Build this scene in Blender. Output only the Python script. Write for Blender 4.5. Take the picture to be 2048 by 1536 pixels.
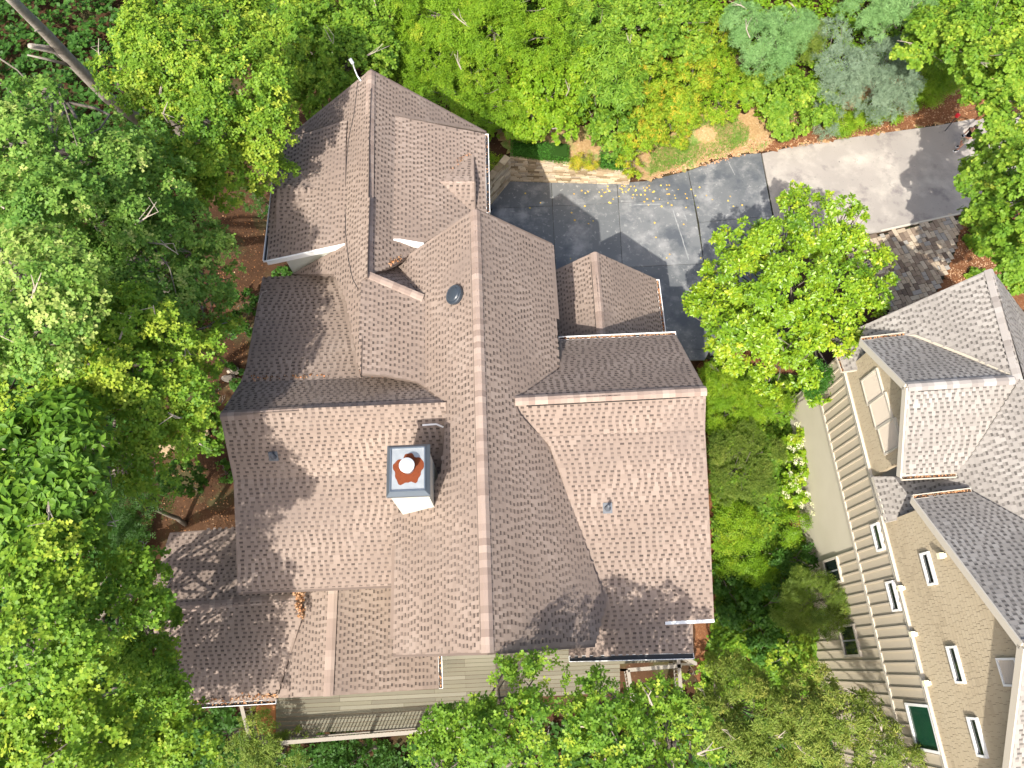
import bpy, math, random
import numpy as np
from mathutils import Vector, Matrix
for o in list(bpy.data.objects): bpy.data.objects.remove(o)
SC = bpy.context.scene
COL = SC.collection
R_ = math.radians
# ------------------------------------------------------------------ camera, sky, sun, exposure
F = 1450.0; T = math.atan(567 / F); H = 32.5
cam = bpy.data.cameras.new('camera'); cam.sensor_width = 36; cam.lens = F / 2048 * 36
cam.clip_start = 0.1; cam.clip_end = 800
camo = bpy.data.objects.new('camera', cam); COL.objects.link(camo)
camo.location = (0, 0, H); camo.rotation_euler = (T, 0, 0); SC.camera = camo
SX, SY = 0.32, 0.78                       # shadow offset per metre of height
SUN_EL = math.atan(1 / math.hypot(SX, SY))
world = bpy.data.worlds.new('World'); SC.world = world; world.use_nodes = True
wn = world.node_tree.nodes; wl = world.node_tree.links
bg = wn['Background']; sky = wn.new('ShaderNodeTexSky'); sky.sky_type = 'NISHITA'; sky.sun_disc = False
sky.sun_elevation = SUN_EL; sky.sun_rotation = math.atan2(-SX, -SY)
sky.air_density = 1.0; sky.dust_density = 5.0
wl.new(sky.outputs[0], bg.inputs[0]); bg.inputs[1].default_value = 0.15
sun = bpy.data.lights.new('sun', 'SUN'); sun.energy = 3.9; sun.angle = R_(0.6); sun.color = (1, 0.95, 0.87)
suno = bpy.data.objects.new('sun', sun); COL.objects.link(suno); suno.location = (-10, -25, 60)
suno.rotation_euler = Vector((SX, SY, -1)).to_track_quat('-Z', 'Y').to_euler()
SC.view_settings.view_transform = 'Standard'; SC.view_settings.look = 'None'
SC.view_settings.exposure = 1.0; SC.view_settings.gamma = 1; SC.view_settings.use_curve_mapping = False
SC.render.engine = 'CYCLES'
# ------------------------------------------------------------------ helpers
def ray(p):
    u, v = p[0] - 1024, 768 - p[1]
    return np.array([u, v * math.cos(T) + F * math.sin(T), -F * math.cos(T) + v * math.sin(T)])
def at(px, py, z=0.0):
    d = ray((px, py)); k = (H - z) / -d[2]
    return np.array([d[0] * k, d[1] * k, z])
def mpp(px, py, z):                        # metres per photo pixel at a point of height z
    d = ray((px, py)); return (H - z) / -d[2]
class Frame:
    def __init__(s, yaw):
        y = R_(yaw); s.e1 = np.array([math.cos(y), math.sin(y), 0]); s.e2 = np.array([-math.sin(y), math.cos(y), 0]); s.yaw = y
    def c(s, w): return w @ s.e1, w @ s.e2, w[2]
    def w(s, a, b, z): return a * s.e1 + b * s.e2 + np.array([0, 0, z])
    def solve(s, p, ax, val):
        e = s.e1 if ax == 0 else s.e2
        d = ray(p); t = val / (d @ e); return H + d[2] * t
    def plane(s, a0, b0, z0, ga, gb):      # z = z0 + ga(a-a0) + gb(b-b0)
        n = np.array([0, 0, 1.0]) - ga * s.e1 - gb * s.e2
        return n, n @ s.w(a0, b0, z0)
    def vplane(s, a):                      # vertical plane a = const
        return s.e1, a
def hit(p, pl):
    n, d = pl; r = ray(p); c = np.array([0, 0, H]); t = (d - n @ c) / (n @ r); return c + r * t
def hits(ps, pl): return [hit(p, pl) for p in ps]
def plane3(a, b, c):
    n = np.cross(b - a, c - a); n /= n[2]; return n, n @ a
RNG = np.random.default_rng(7); rnd = random.Random(11)
LOC = {}
def tag(o, label=None, cat=None, group=None, kind=None):
    if label: o['label'] = label
    if cat: o['category'] = cat
    if group: o['group'] = group
    if kind: o['kind'] = kind
    return o
def thing(name, loc, label, cat, group=None):
    o = bpy.data.objects.new(name, None); COL.objects.link(o); o.location = loc; o.empty_display_size = .3
    LOC[o] = np.array(loc, float); return tag(o, label, cat, group)
def raw_mesh(name, V, Fc, mat, tone=None, smooth=False):
    me = bpy.data.meshes.new(name); V = np.asarray(V, dtype=np.float32)
    if isinstance(Fc, np.ndarray):
        n, k = Fc.shape; me.vertices.add(len(V)); me.vertices.foreach_set('co', V.ravel())
        me.loops.add(n * k); me.loops.foreach_set('vertex_index', Fc.astype(np.int32).ravel())
        me.polygons.add(n); me.polygons.foreach_set('loop_start', np.arange(0, n * k, k, dtype=np.int32))
        me.update(calc_edges=True)
    else:
        me.from_pydata(V.tolist(), [], Fc); me.update()
    if tone is not None:
        at_ = me.attributes.new('tone', 'FLOAT', 'FACE'); at_.data.foreach_set('value', np.asarray(tone, dtype=np.float32))
    if smooth: me.polygons.foreach_set('use_smooth', np.ones(len(me.polygons), dtype=bool))
    me.materials.append(mat); return me
def link(name, me, parent=None, kind=None):
    o = bpy.data.objects.new(name, me); COL.objects.link(o)
    if parent is not None: o.parent = parent; LOC[o] = LOC[parent]
    else: LOC[o] = np.zeros(3)
    if kind: o['kind'] = kind
    return o
def build(name, V, Fc, mat, parent=None, tone=None, kind=None, smooth=False):
    V = np.asarray(V, float)
    if parent is not None: V = V - LOC[parent]
    return link(name, raw_mesh(name, V, Fc, mat, tone, smooth), parent, kind)
def single(name, V, Fc, mat, label, cat, group=None, tone=None, smooth=False):   # a thing that is one mesh, origin at its own base
    V = np.asarray(V, float); c = (V.min(0) + V.max(0)) / 2; c[2] = V[:, 2].min()
    o = link(name, raw_mesh(name, V - c, Fc, mat, tone, smooth)); o.location = c; LOC[o] = c
    return tag(o, label, cat, group)
class MB:
    def __init__(s): s.V = []; s.F = []; s.t = []
    def add(s, V, Fc, tone=0.5):
        n = len(s.V); s.V += [list(map(float, v)) for v in V]
        for f in Fc: s.F.append([i + n for i in f]); s.t.append(tone)
    def box(s, c, ax, ay, az, tone=0.5):   # centre and three half-axis vectors
        c, ax, ay, az = map(lambda q: np.asarray(q, float), (c, ax, ay, az))
        V = [c + i * ax + j * ay + k * az for k in (-1, 1) for j in (-1, 1) for i in (-1, 1)]
        s.add(V, [(0, 2, 3, 1), (4, 5, 7, 6), (0, 1, 5, 4), (2, 6, 7, 3), (0, 4, 6, 2), (1, 3, 7, 5)], tone)
    def bar(s, a, b, w, h, up=(0, 0, 1), tone=0.5):
        a, b = np.asarray(a, float), np.asarray(b, float); d = b - a; L = np.linalg.norm(d); d /= L
        x = np.cross(d, up); x /= np.linalg.norm(x); u = np.cross(x, d)
        s.box((a + b) / 2, d * L / 2, x * w / 2, u * h / 2, tone)
    def tube(s, pts, rad, n=8, tone=0.5, cap=True):
        pts = [np.asarray(p, float) for p in pts]; rad = rad if hasattr(rad, '__len__') else [rad] * len(pts); base = len(s.V); px = None
        for i, p in enumerate(pts):
            d = pts[min(i + 1, len(pts) - 1)] - pts[max(i - 1, 0)]; d /= np.linalg.norm(d) + 1e-9
            if px is None: px = np.cross(d, (0, 0, 1.0) if abs(d[2]) < .9 else (1.0, 0, 0))
            px = px - d * (px @ d); px /= np.linalg.norm(px) + 1e-9; y = np.cross(d, px)
            for k in range(n):
                a = 2 * math.pi * k / n; s.V.append(list(p + rad[i] * (math.cos(a) * px + math.sin(a) * y)))
        for i in range(len(pts) - 1):
            for k in range(n):
                k2 = (k + 1) % n; s.F.append([base + i * n + k, base + i * n + k2, base + (i + 1) * n + k2, base + (i + 1) * n + k]); s.t.append(tone)
        if cap:
            s.F.append([base + k for k in range(n)][::-1]); s.t.append(tone); s.F.append([base + (len(pts) - 1) * n + k for k in range(n)]); s.t.append(tone)
    def prism(s, poly, dz, tone=0.5):      # polygon (3-D points) with thickness straight down dz
        n = len(poly); P = [np.asarray(p, float) for p in poly]; Q = [p - np.array([0, 0, dz]) for p in P]
        ar = sum(P[i][0] * P[(i + 1) % n][1] - P[(i + 1) % n][0] * P[i][1] for i in range(n))
        top = list(range(n)); bot = list(range(n, 2 * n))
        fs = [top, bot[::-1]] + [[i, i + n, (i + 1) % n + n, (i + 1) % n] for i in range(n)]
        if ar < 0: fs = [f[::-1] for f in fs]
        s.add(P + Q, fs, tone)
    def ext(s, poly, vec, tone=0.5):       # polygon extruded along a vector
        n = len(poly); P = [np.asarray(p, float) for p in poly]; Q = [p + np.asarray(vec) for p in P]
        s.add(P + Q, [list(range(n))[::-1], list(range(n, 2 * n))] + [[i, (i + 1) % n, (i + 1) % n + n, i + n] for i in range(n)], tone)
    def build(s, name, mat, parent=None, kind=None, smooth=False): return build(name, s.V, s.F, mat, parent, s.t, kind, smooth)
    def single(s, name, mat, label, cat, group=None, smooth=False): return single(name, s.V, s.F, mat, label, cat, group, s.t, smooth)
# ------------------------------------------------------------------ materials
def srgb(r, g, b):
    f = lambda c: (c / 255 / 12.92) if c <= 10 else ((c / 255 + .055) / 1.055) ** 2.4
    return (f(r), f(g), f(b), 1)
def mat(name, stops, rough=0.8, spec=0.3, metal=0, noise=0.0, nscale=4, bump=0, bscale=60, translucent=0, attr=True, coord='Object', patch=None, detail=3, sheen=0):
    """stops: colours along the per-face 'tone' attribute; noise varies it; patch=(scale, lo, hi, colour) weathering patches"""
    m = bpy.data.materials.new(name); m.use_nodes = True; N = m.node_tree.nodes; L = m.node_tree.links
    b = N['Principled BSDF']; out = N['Material Output']
    b.inputs['Roughness'].default_value = rough; b.inputs['Specular IOR Level'].default_value = spec; b.inputs['Metallic'].default_value = metal
    geo = N.new('ShaderNodeNewGeometry'); pos = geo.outputs['Position']
    val = None
    if attr:
        a = N.new('ShaderNodeAttribute'); a.attribute_name = 'tone'; val = a.outputs['Fac']
    else:
        v = N.new('ShaderNodeValue'); v.outputs[0].default_value = .5; val = v.outputs[0]
    if noise:
        nz = N.new('ShaderNodeTexNoise'); nz.inputs['Scale'].default_value = nscale; nz.inputs['Detail'].default_value = detail; L.new(pos, nz.inputs['Vector'])
        ma = N.new('ShaderNodeMath'); ma.operation = 'MULTIPLY_ADD'; L.new(nz.outputs['Fac'], ma.inputs[0]); ma.inputs[1].default_value = noise * 2; 
        mb = N.new('ShaderNodeMath'); mb.operation = 'SUBTRACT'; L.new(val, mb.inputs[0]); mb.inputs[1].default_value = noise; L.new(mb.outputs[0], ma.inputs[2]); val = ma.outputs[0]
    r = N.new('ShaderNodeValToRGB'); L.new(val, r.inputs[0]); el = r.color_ramp.elements
    while len(el) < len(stops): el.new(0.5)
    if len(stops) == 1: el.remove(el[1])
    for i, c in enumerate(stops):
        el[i].position = i / max(1, len(stops) - 1); el[i].color = c if len(c) == 4 else (*c, 1)
    colr = r.outputs[0]
    if patch:
        ps = patch if isinstance(patch, list) else [patch]
        for (sc, lo, hi, c) in ps:
            nz = N.new('ShaderNodeTexNoise'); nz.inputs['Scale'].default_value = sc; nz.inputs['Detail'].default_value = 6; nz.inputs['Roughness'].default_value = .65; L.new(pos, nz.inputs['Vector'])
            mr = N.new('ShaderNodeMapRange'); mr.inputs['From Min'].default_value = lo; mr.inputs['From Max'].default_value = hi; L.new(nz.outputs['Fac'], mr.inputs['Value'])
            mx = N.new('ShaderNodeMix'); mx.data_type = 'RGBA'; L.new(mr.outputs[0], mx.inputs['Factor']); L.new(colr, mx.inputs['A']); mx.inputs['B'].default_value = c if len(c) == 4 else (*c, 1)
            colr = mx.outputs['Result']
    L.new(colr, b.inputs['Base Color'])
    if bump:
        nz = N.new('ShaderNodeTexNoise'); nz.inputs['Scale'].default_value = bscale; nz.inputs['Detail'].default_value = 4; L.new(pos, nz.inputs['Vector'])
        bp = N.new('ShaderNodeBump'); bp.inputs['Strength'].default_value = bump; bp.inputs['Distance'].default_value = .02; L.new(nz.outputs['Fac'], bp.inputs['Height']); L.new(bp.outputs[0], b.inputs['Normal'])
    if translucent:
        tr = N.new('ShaderNodeBsdfTranslucent'); g = N.new('ShaderNodeMix'); g.data_type = 'RGBA'; g.inputs['Factor'].default_value = .35; L.new(colr, g.inputs['A']); g.inputs['B'].default_value = (.25, .4, .02, 1)
        L.new(g.outputs['Result'], tr.inputs['Color'])
        mx = N.new('ShaderNodeMixShader'); mx.inputs[0].default_value = translucent; L.new(b.outputs[0], mx.inputs[1]); L.new(tr.outputs[0], mx.inputs[2]); L.new(mx.outputs[0], out.inputs['Surface'])
    return m
M = {}
M['shingle'] = mat('roof_shingle', [(.065, .050, .043), (.195, .150, .122), (.238, .186, .152), (.305, .246, .203)], .92, .15, noise=.03, nscale=14, bump=.25, bscale=120, patch=[(.35, .50, .80, (.175, .138, .117)), (.9, .60, .85, (.26, .212, .178))])
M['cap'] = mat('ridge_cap_shingle', [(.21, .158, .130), (.26, .20, .165), (.325, .258, .214)], .92, .15, noise=.07, nscale=10, bump=.25, bscale=120)
M['gshingle'] = mat('grey_shingle', [(.085, .077, .070), (.20, .184, .165), (.262, .243, .22), (.335, .32, .293)], .92, .15, noise=.06, nscale=14, bump=.25, bscale=120)
M['gcap'] = mat('grey_ridge_cap', [(.19, .17, .155), (.25, .23, .212), (.32, .30, .28)], .92, .15, noise=.06, nscale=10)
M['dark'] = mat('vent_gap', [(.02, .018, .017)], .95, .1, attr=False)
M['deckboard_roof'] = mat('roof_edge_wood', [(.15, .115, .095)], .9, .2, attr=False)
M['white'] = mat('white_paint', [(.72, .72, .70)], .55, .4, attr=False, noise=.1, nscale=3, patch=(6, .6, .8, (.45, .44, .40)))
M['stucco'] = mat('cream_stucco', [(.46, .46, .39), (.55, .55, .48)], .9, .2, noise=.4, nscale=6, bump=.6, bscale=40, attr=False, patch=(3, .55, .8, (.5, .5, .40)))
M['soil'] = mat('forest_soil', [(.025, .014, .008), (.05, .026, .014), (.085, .045, .024)], .97, .1, noise=.5, nscale=1.2, detail=8, bump=1, bscale=12, attr=False, patch=[(.5, .5, .62, (.05, .045, .02)), (9, .6, .72, (.20, .13, .08))])
M['mulch'] = mat('pine_straw', [(.07, .028, .014), (.15, .065, .030), (.25, .13, .065)], .97, .1, noise=.5, nscale=9, detail=8, bump=1, bscale=30, attr=False, patch=(16, .6, .7, (.42, .30, .19)))
M['strawy'] = mat('dry_leaf_bank', [(.20, .12, .05), (.32, .21, .10), (.45, .33, .19)], .97, .1, noise=.5, nscale=8, detail=8, bump=1, bscale=25, attr=False, patch=[(.8, .5, .6, (.14, .20, .05)), (14, .6, .72, (.55, .42, .28))])
M['slab'] = mat('sealed_concrete', [(.088, .094, .097), (.16, .166, .166)], .5, .45, noise=.3, nscale=1.1, detail=7, bump=.15, bscale=30, patch=[(.7, .50, .66, (.24, .24, .235)), (4.5, .58, .72, (.33, .325, .31)), (.3, .52, .62, (.075, .083, .092)), (11, .66, .72, (.05, .055, .06))])
M['asphalt'] = mat('bleached_asphalt', [(.23, .21, .19), (.33, .30, .265)], .9, .2, noise=.5, nscale=.5, detail=8, bump=.4, bscale=60, attr=False, patch=[(.32, .48, .64, (.40, .365, .315)), (30, .62, .7, (.15, .14, .13)), (.7, .55, .7, (.17, .15, .145)), (6, .63, .72, (.10, .095, .09))])
M['streak'] = mat('mineral_streak', [(.16, .165, .165), (.32, .325, .32)], .8, .3, noise=.8, nscale=7, detail=6, attr=False)
M['joint'] = mat('joint_dirt', [(.03, .028, .02)], .97, .1, noise=.3, attr=False, patch=(5, .55, .65, (.08, .11, .03)))
M['wallstone'] = mat('tan_wall_stone', [(.22, .16, .09), (.42, .32, .20), (.60, .49, .34), (.33, .27, .20)], .93, .15, noise=.12, nscale=5, detail=6, bump=.7, bscale=18, patch=(2.5, .58, .75, (.16, .13, .07)))
M['paver'] = mat('paver_stone', [(.13, .095, .07), (.24, .18, .13), (.34, .27, .19), (.42, .35, .26), (.27, .25, .22)], .88, .2, noise=.07, nscale=9, bump=.4, bscale=40)
M['deck'] = mat('weathered_deck', [(.125, .115, .085), (.15, .14, .10), (.175, .165, .125)], .8, .25, noise=.18, nscale=4, detail=7, bump=.2, bscale=25)
M['litwood'] = mat('orange_lit_wood', [(.30, .11, .035), (.42, .17, .06)], .6, .35, noise=.2, nscale=6)  # orange light on the deck landing is put into this wood colour
M['bark'] = mat('grey_bark', [(.06, .05, .04), (.15, .13, .105), (.27, .24, .20)], .95, .1, noise=.45, nscale=5, detail=7, bump=1, bscale=14, attr=False)
M['palebark'] = mat('pale_bark', [(.14, .12, .10), (.30, .27, .23), (.45, .41, .36)], .95, .1, noise=.5, nscale=4, detail=8, bump=1, bscale=10, attr=False)
M['twig'] = mat('pale_twig', [(.34, .29, .24)], .9, .1, noise=.3, attr=False)
M['rock'] = mat('boulder_rock', [(.20, .17, .13), (.38, .33, .26), (.5, .45, .37)], .95, .1, noise=.45, nscale=3, detail=7, bump=1, bscale=8, attr=False)
M['steel'] = mat('steel_cap', [(.12, .15, .18), (.17, .20, .235)], .35, .5, metal=.6, noise=.3, nscale=3, attr=False)
M['rustpan'] = mat('rusty_pan', [(.22, .245, .26), (.38, .40, .41)], .4, .5, metal=.3, noise=.5, nscale=5, attr=False)
M['rust'] = mat('rust', [(.04, .010, .006), (.15, .036, .012), (.09, .025, .01)], .85, .2, noise=.4, nscale=9, attr=False)
M['galv'] = mat('galvanised', [(.50, .52, .53)], .4, .5, metal=.3, attr=False)
M['vent'] = mat('dark_dome', [(.035, .045, .058)], .35, .5, attr=False)
M['lead'] = mat('lead_boot', [(.08, .09, .105)], .5, .5, attr=False)
M['debris'] = mat('dead_leaves', [(.05, .03, .02), (.22, .10, .04), (.42, .28, .17), (.5, .2, .08)], .95, .1)
M['yleaf'] = mat('yellow_leaf', [(.6, .36, .05), (.55, .45, .09)], .8, .2)
M['shake'] = mat('painted_shakes', [(.13, .105, .07), (.38, .315, .215), (.43, .365, .255)], .85, .25, noise=.08, nscale=3)
M['board'] = mat('siding_board', [(.40, .35, .265), (.46, .405, .31)], .8, .25, noise=.25, nscale=1.5, attr=False)
M['batten'] = mat('siding_batten', [(.47, .41, .315)], .75, .3, attr=False)
M['trim'] = mat('tan_trim', [(.47, .43, .355)], .7, .3, attr=False, noise=.1)
M['conc'] = mat('stucco_foundation', [(.48, .44, .34), (.56, .52, .42)], .9, .2, noise=.4, nscale=1.2, detail=6, attr=False, bump=.2)
M['glass'] = mat('dark_glass', [(.012, .018, .018)], .06, .8, attr=False)
M['curtain'] = mat('window_blind', [(.22, .23, .23)], .9, .2, attr=False)
M['greenglass'] = mat('green_reflecting_glass', [(.008, .05, .028)], .15, .7, attr=False)
M['louver'] = mat('louver_slat', [(.42, .365, .29)], .7, .3, attr=False)
M['louverback'] = mat('louver_recess', [(.20, .17, .125)], .9, .2, attr=False)
M['black'] = mat('black_gutter', [(.02, .022, .025)], .5, .4, attr=False)
M['rail'] = mat('weathered_rail', [(.22, .20, .165), (.30, .27, .225)], .85, .2, noise=.3, nscale=5, attr=False)
M['redwood'] = mat('timber_edging', [(.28, .12, .06), (.36, .18, .09)], .85, .2, noise=.3, nscale=6, attr=False)
def leafmat(name, cols, tr=.42, spec=.22, rough=.5): return mat(name, [(min(.7, c[0] * 2.0 + .008), min(.7, c[1] * 1.62), c[2] * 1.25) for c in cols], rough, spec, translucent=tr)
M['oak'] = leafmat('oak_leaf', [(.020, .070, .012), (.048, .138, .018), (.095, .205, .024), (.19, .29, .04)])
M['oakblue'] = leafmat('cool_oak_leaf', [(.022, .082, .020), (.050, .145, .030), (.095, .205, .045), (.22, .31, .12)])
M['lime'] = leafmat('lime_leaf', [(.035, .10, .010), (.070, .175, .012), (.105, .225, .016), (.20, .28, .03)])
M['holly'] = leafmat('glossy_leaf', [(.018, .065, .006), (.050, .135, .010), (.095, .20, .012), (.18, .26, .02)], .25, .4, .38)
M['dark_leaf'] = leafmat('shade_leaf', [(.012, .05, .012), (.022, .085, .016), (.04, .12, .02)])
M['olive'] = leafmat('olive_leaf', [(.025, .065, .015), (.055, .115, .022), (.095, .165, .035), (.17, .22, .06)])
M['blueneedle'] = leafmat('blue_juniper_needle', [(.04, .085, .068), (.075, .14, .115), (.12, .205, .175)], .2)
M['pine'] = leafmat('pine_needle', [(.03, .10, .04), (.06, .16, .06), (.10, .22, .10)], .2)
M['yellowish'] = leafmat('yellow_tipped_leaf', [(.04, .11, .012), (.08, .19, .015), (.13, .235, .018), (.26, .25, .03)])
M['hedge'] = leafmat('clipped_hedge_leaf', [(.015, .075, .014), (.03, .13, .02), (.05, .17, .028)])
M['flower'] = leafmat('cream_flower', [(.50, .55, .30), (.62, .62, .42)], .2)
M['grass'] = leafmat('grass_blade', [(.04, .13, .02), (.07, .18, .03), (.12, .23, .05)])
M['deadleaf'] = leafmat('withered_leaf', [(.20, .07, .03), (.32, .13, .06)], .1)
M['skin'] = mat('skin', [(.55, .29, .20)], .6, .3, attr=False)
M['blackcloth'] = mat('black_cloth', [(.012, .012, .014)], .95, .1, attr=False)
M['shorts'] = mat('khaki_cloth', [(.40, .38, .31)], .95, .1, attr=False)
M['shoe'] = mat('shoe_white', [(.7, .7, .7)], .7, .3, attr=False)
M['hair'] = mat('dark_hair', [(.03, .018, .012)], .8, .3, attr=False)
M['plasticgrey'] = mat('grey_plastic', [(.45, .46, .48)], .4, .4, attr=False)
M['red'] = mat('red_reflector', [(.75, .02, .03)], .4, .5, attr=False)
M['lightfix'] = mat('cream_fixture', [(.75, .70, .50)], .6, .3, attr=False)
# ------------------------------------------------------------------ terrain
A = Frame(2.5); B = Frame(4.0)
CTRL = [  # photo pixel, ground height
 (1010,370,0),(1100,420,0),(1250,420,0),(1250,520,0),(1400,500,0),(1350,620,0),(1250,640,0),(1400,350,0),(1520,310,0),(1520,450,0),(1650,420,0),(1700,290,0),(1800,260,0),(1900,300,0),(1900,240,0),(1960,330,0),(1870,420,0),(1850,500,-.02),(1800,560,-.02),(1850,570,-.02),(1920,500,.0),(1990,520,.1),(2048,480,.3),(2150,300,0),
 (990,290,1.8),(1000,304,1.8),(1030,302,1.75),(1080,305,1.55),(1130,312,1.35),(1200,328,1.0),(1245,338,.8),(1060,285,1.75),(1120,290,1.6),(1200,310,1.3),(1040,265,1.7),(1150,275,1.6),(1250,290,1.3),(1100,220,2.2),(1300,330,.6),(1400,300,.35),(1500,270,.3),(1620,225,.4),(1750,195,.5),(1850,180,.5),(1400,230,1.2),(1600,150,1.4),(1800,110,1.5),(1500,60,2.6),(1200,120,3.2),(1000,100,3.2),(1900,40,2),(1300,20,3.8),(1000,-100,4.5),(1500,-100,4),(2048,0,2),(700,100,1.5),(600,230,.6),(500,100,1),(300,200,0),(0,0,1),
 (440,480,-.6),(480,700,-1.2),(430,850,-1.6),(400,950,-2),(300,1000,-2.2),(450,1040,-2),(0,700,-2),(0,1200,-3),(380,1100,-2.6),(300,1250,-3),(450,1450,-4),(600,1520,-4.5),(900,1500,-4.5),(1200,1500,-4.3),(0,1536,-4.5),(600,1800,-6),(1200,1800,-6),(1800,1800,-5),
 (700,500,-.5),(900,800,-1.5),(1200,900,-1.5),(700,1100,-2.5),(1100,1200,-3),(1380,690,-.1),(1430,730,-.3),(1440,860,-1.0),(1500,900,-.9),(1560,800,-.4),(1600,850,-.3),(1600,950,-.8),(1590,1085,-1.5),(1500,1100,-1.8),(1450,1250,-2.7),(1600,1200,-2.2),(1420,1350,-3.2),(1650,1350,-3),(1550,1450,-3.6),(1800,900,-.5),(2000,700,0),(2048,1300,-2),(1900,1500,-3.4),(2300,900,0)]
CW = np.array([at(x, y, z) for x, y, z in CTRL])
def gz(x, y):
    x = np.asarray(x, float); y = np.asarray(y, float)
    d2 = (x[..., None] - CW[:, 0]) ** 2 + (y[..., None] - CW[:, 1]) ** 2 + .35
    w = d2 ** -2.2; return (w * CW[:, 2]).sum(-1) / w.sum(-1)
def on_ground(px, py, it=6):
    z = 0.0
    for _ in range(it): p = at(px, py, z); z = float(gz(p[0], p[1]))
    return at(px, py, z)
PAVED = [(972,425),(1015,362),(1290,364),(1376,343),(1430,322),(1522,305),(1600,288),(1750,266),(1870,250),(1960,233),(2150,212),(2160,380),(2000,410),(1930,430),(1912,500),(1868,598),(1790,640),(1700,600),(1580,600),(1420,718),(1050,710)]
def terrain():
    g = np.concatenate([[-260, -160, -110, -80, -60, -50, -44], np.arange(-40, 40.01, .4), [44, 50, 60, 80, 110, 160, 260]])
    X, Y = np.meshgrid(g, g + 8); Z = gz(X, Y) - .12
    n = np.sin(X * 1.7 + 2 * np.sin(Y * .9)) * np.cos(Y * 1.3 + X * .4) * .03; Z = Z + n
    def inpoly(P, X, Y):
        c = np.zeros(X.shape, bool); j = len(P) - 1
        for i in range(len(P)):
            t = ((P[i][1] > Y) != (P[j][1] > Y)) & (X < (P[j][0] - P[i][0]) * (Y - P[i][1]) / (P[j][1] - P[i][1] + 1e-9) + P[i][0]); c ^= t; j = i
        return c
    pv = [at(*p)[:2] for p in PAVED]; cen = sum(pv) / len(pv); pv = [p + (p - cen) / np.linalg.norm(p - cen) * .28 for p in pv]
    Z = np.where(inpoly(pv, X, Y), np.minimum(Z, -.17), Z)
    Z -= np.where(np.hypot(X, Y) > 60, (np.hypot(X, Y) - 60) * .05, 0)
    k = len(g); V = np.stack([X.ravel(), Y.ravel(), Z.ravel()], 1); i = np.arange(k - 1)
    a = (i[None, :] + i[:, None] * k).ravel(); Fc = np.stack([a, a + 1, a + 1 + k, a + k], 1)
    o = build('ground', V, Fc, M['soil'], smooth=True, kind='structure'); return o
terrain()
def sheet(name, pxs, m, lift, zf=None, label=None, res=.35):
    """a ground patch following the terrain inside a photo polygon"""
    W_ = [on_ground(*p) for p in pxs]; P = np.array(W_)[:, :2]
    x0, y0 = P.min(0); x1, y1 = P.max(0); V = []; Fc = []; idx = {}
    def inside(x, y):
        c = False; n = len(P); j = n - 1
        for i in range(n):
            if (P[i, 1] > y) != (P[j, 1] > y) and x < (P[j, 0] - P[i, 0]) * (y - P[i, 1]) / (P[j, 1] - P[i, 1]) + P[i, 0]: c = not c
            j = i
        return c
    nx = int((x1 - x0) / res) + 2; ny = int((y1 - y0) / res) + 2
    for j in range(ny):
        for i in range(nx):
            x, y = x0 + i * res, y0 + j * res
            if inside(x + res / 2, y + res / 2):
                q = []
                for (di, dj) in ((0, 0), (1, 0), (1, 1), (0, 1)):
                    k = (i + di, j + dj)
                    if k not in idx:
                        jx = x0 + k[0] * res + math.sin(k[0] * 12.9 + k[1] * 78.2) * res * .33; jy = y0 + k[1] * res + math.sin(k[0] * 39.3 + k[1] * 11.1) * res * .33
                        idx[k] = len(V); V.append((jx, jy, float(gz(jx, jy)) + lift))
                    q.append(idx[k])
                Fc.append(q)
    return build(name, V, Fc, m, kind='structure', smooth=True)
sheet('leaf_litter_bank', [(985,255),(1100,240),(1250,260),(1340,270),(1400,215),(1560,200),(1700,170),(1850,150),(1990,150),(1990,232),(1880,246),(1700,276),(1525,300),(1430,316),(1376,338),(1292,360),(1262,345),(1100,315),(1010,300)], M['strawy'], -.06, res=.25)
sheet('pine_straw_strip', [(1560,262),(1700,215),(1850,190),(1970,170),(2000,230),(1880,245),(1700,276),(1530,302)], M['mulch'], -.03, res=.22)
sheet('pine_straw_bed', [(1925,440),(2120,420),(2120,620),(1960,620),(1870,590)], M['mulch'], -.06)
sheet('garden_bed', [(1395,700),(1470,690),(1640,700),(1660,860),(1660,1130),(1640,1300),(1400,1420),(1390,1200),(1410,860)], M['mulch'], -.07)
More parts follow.
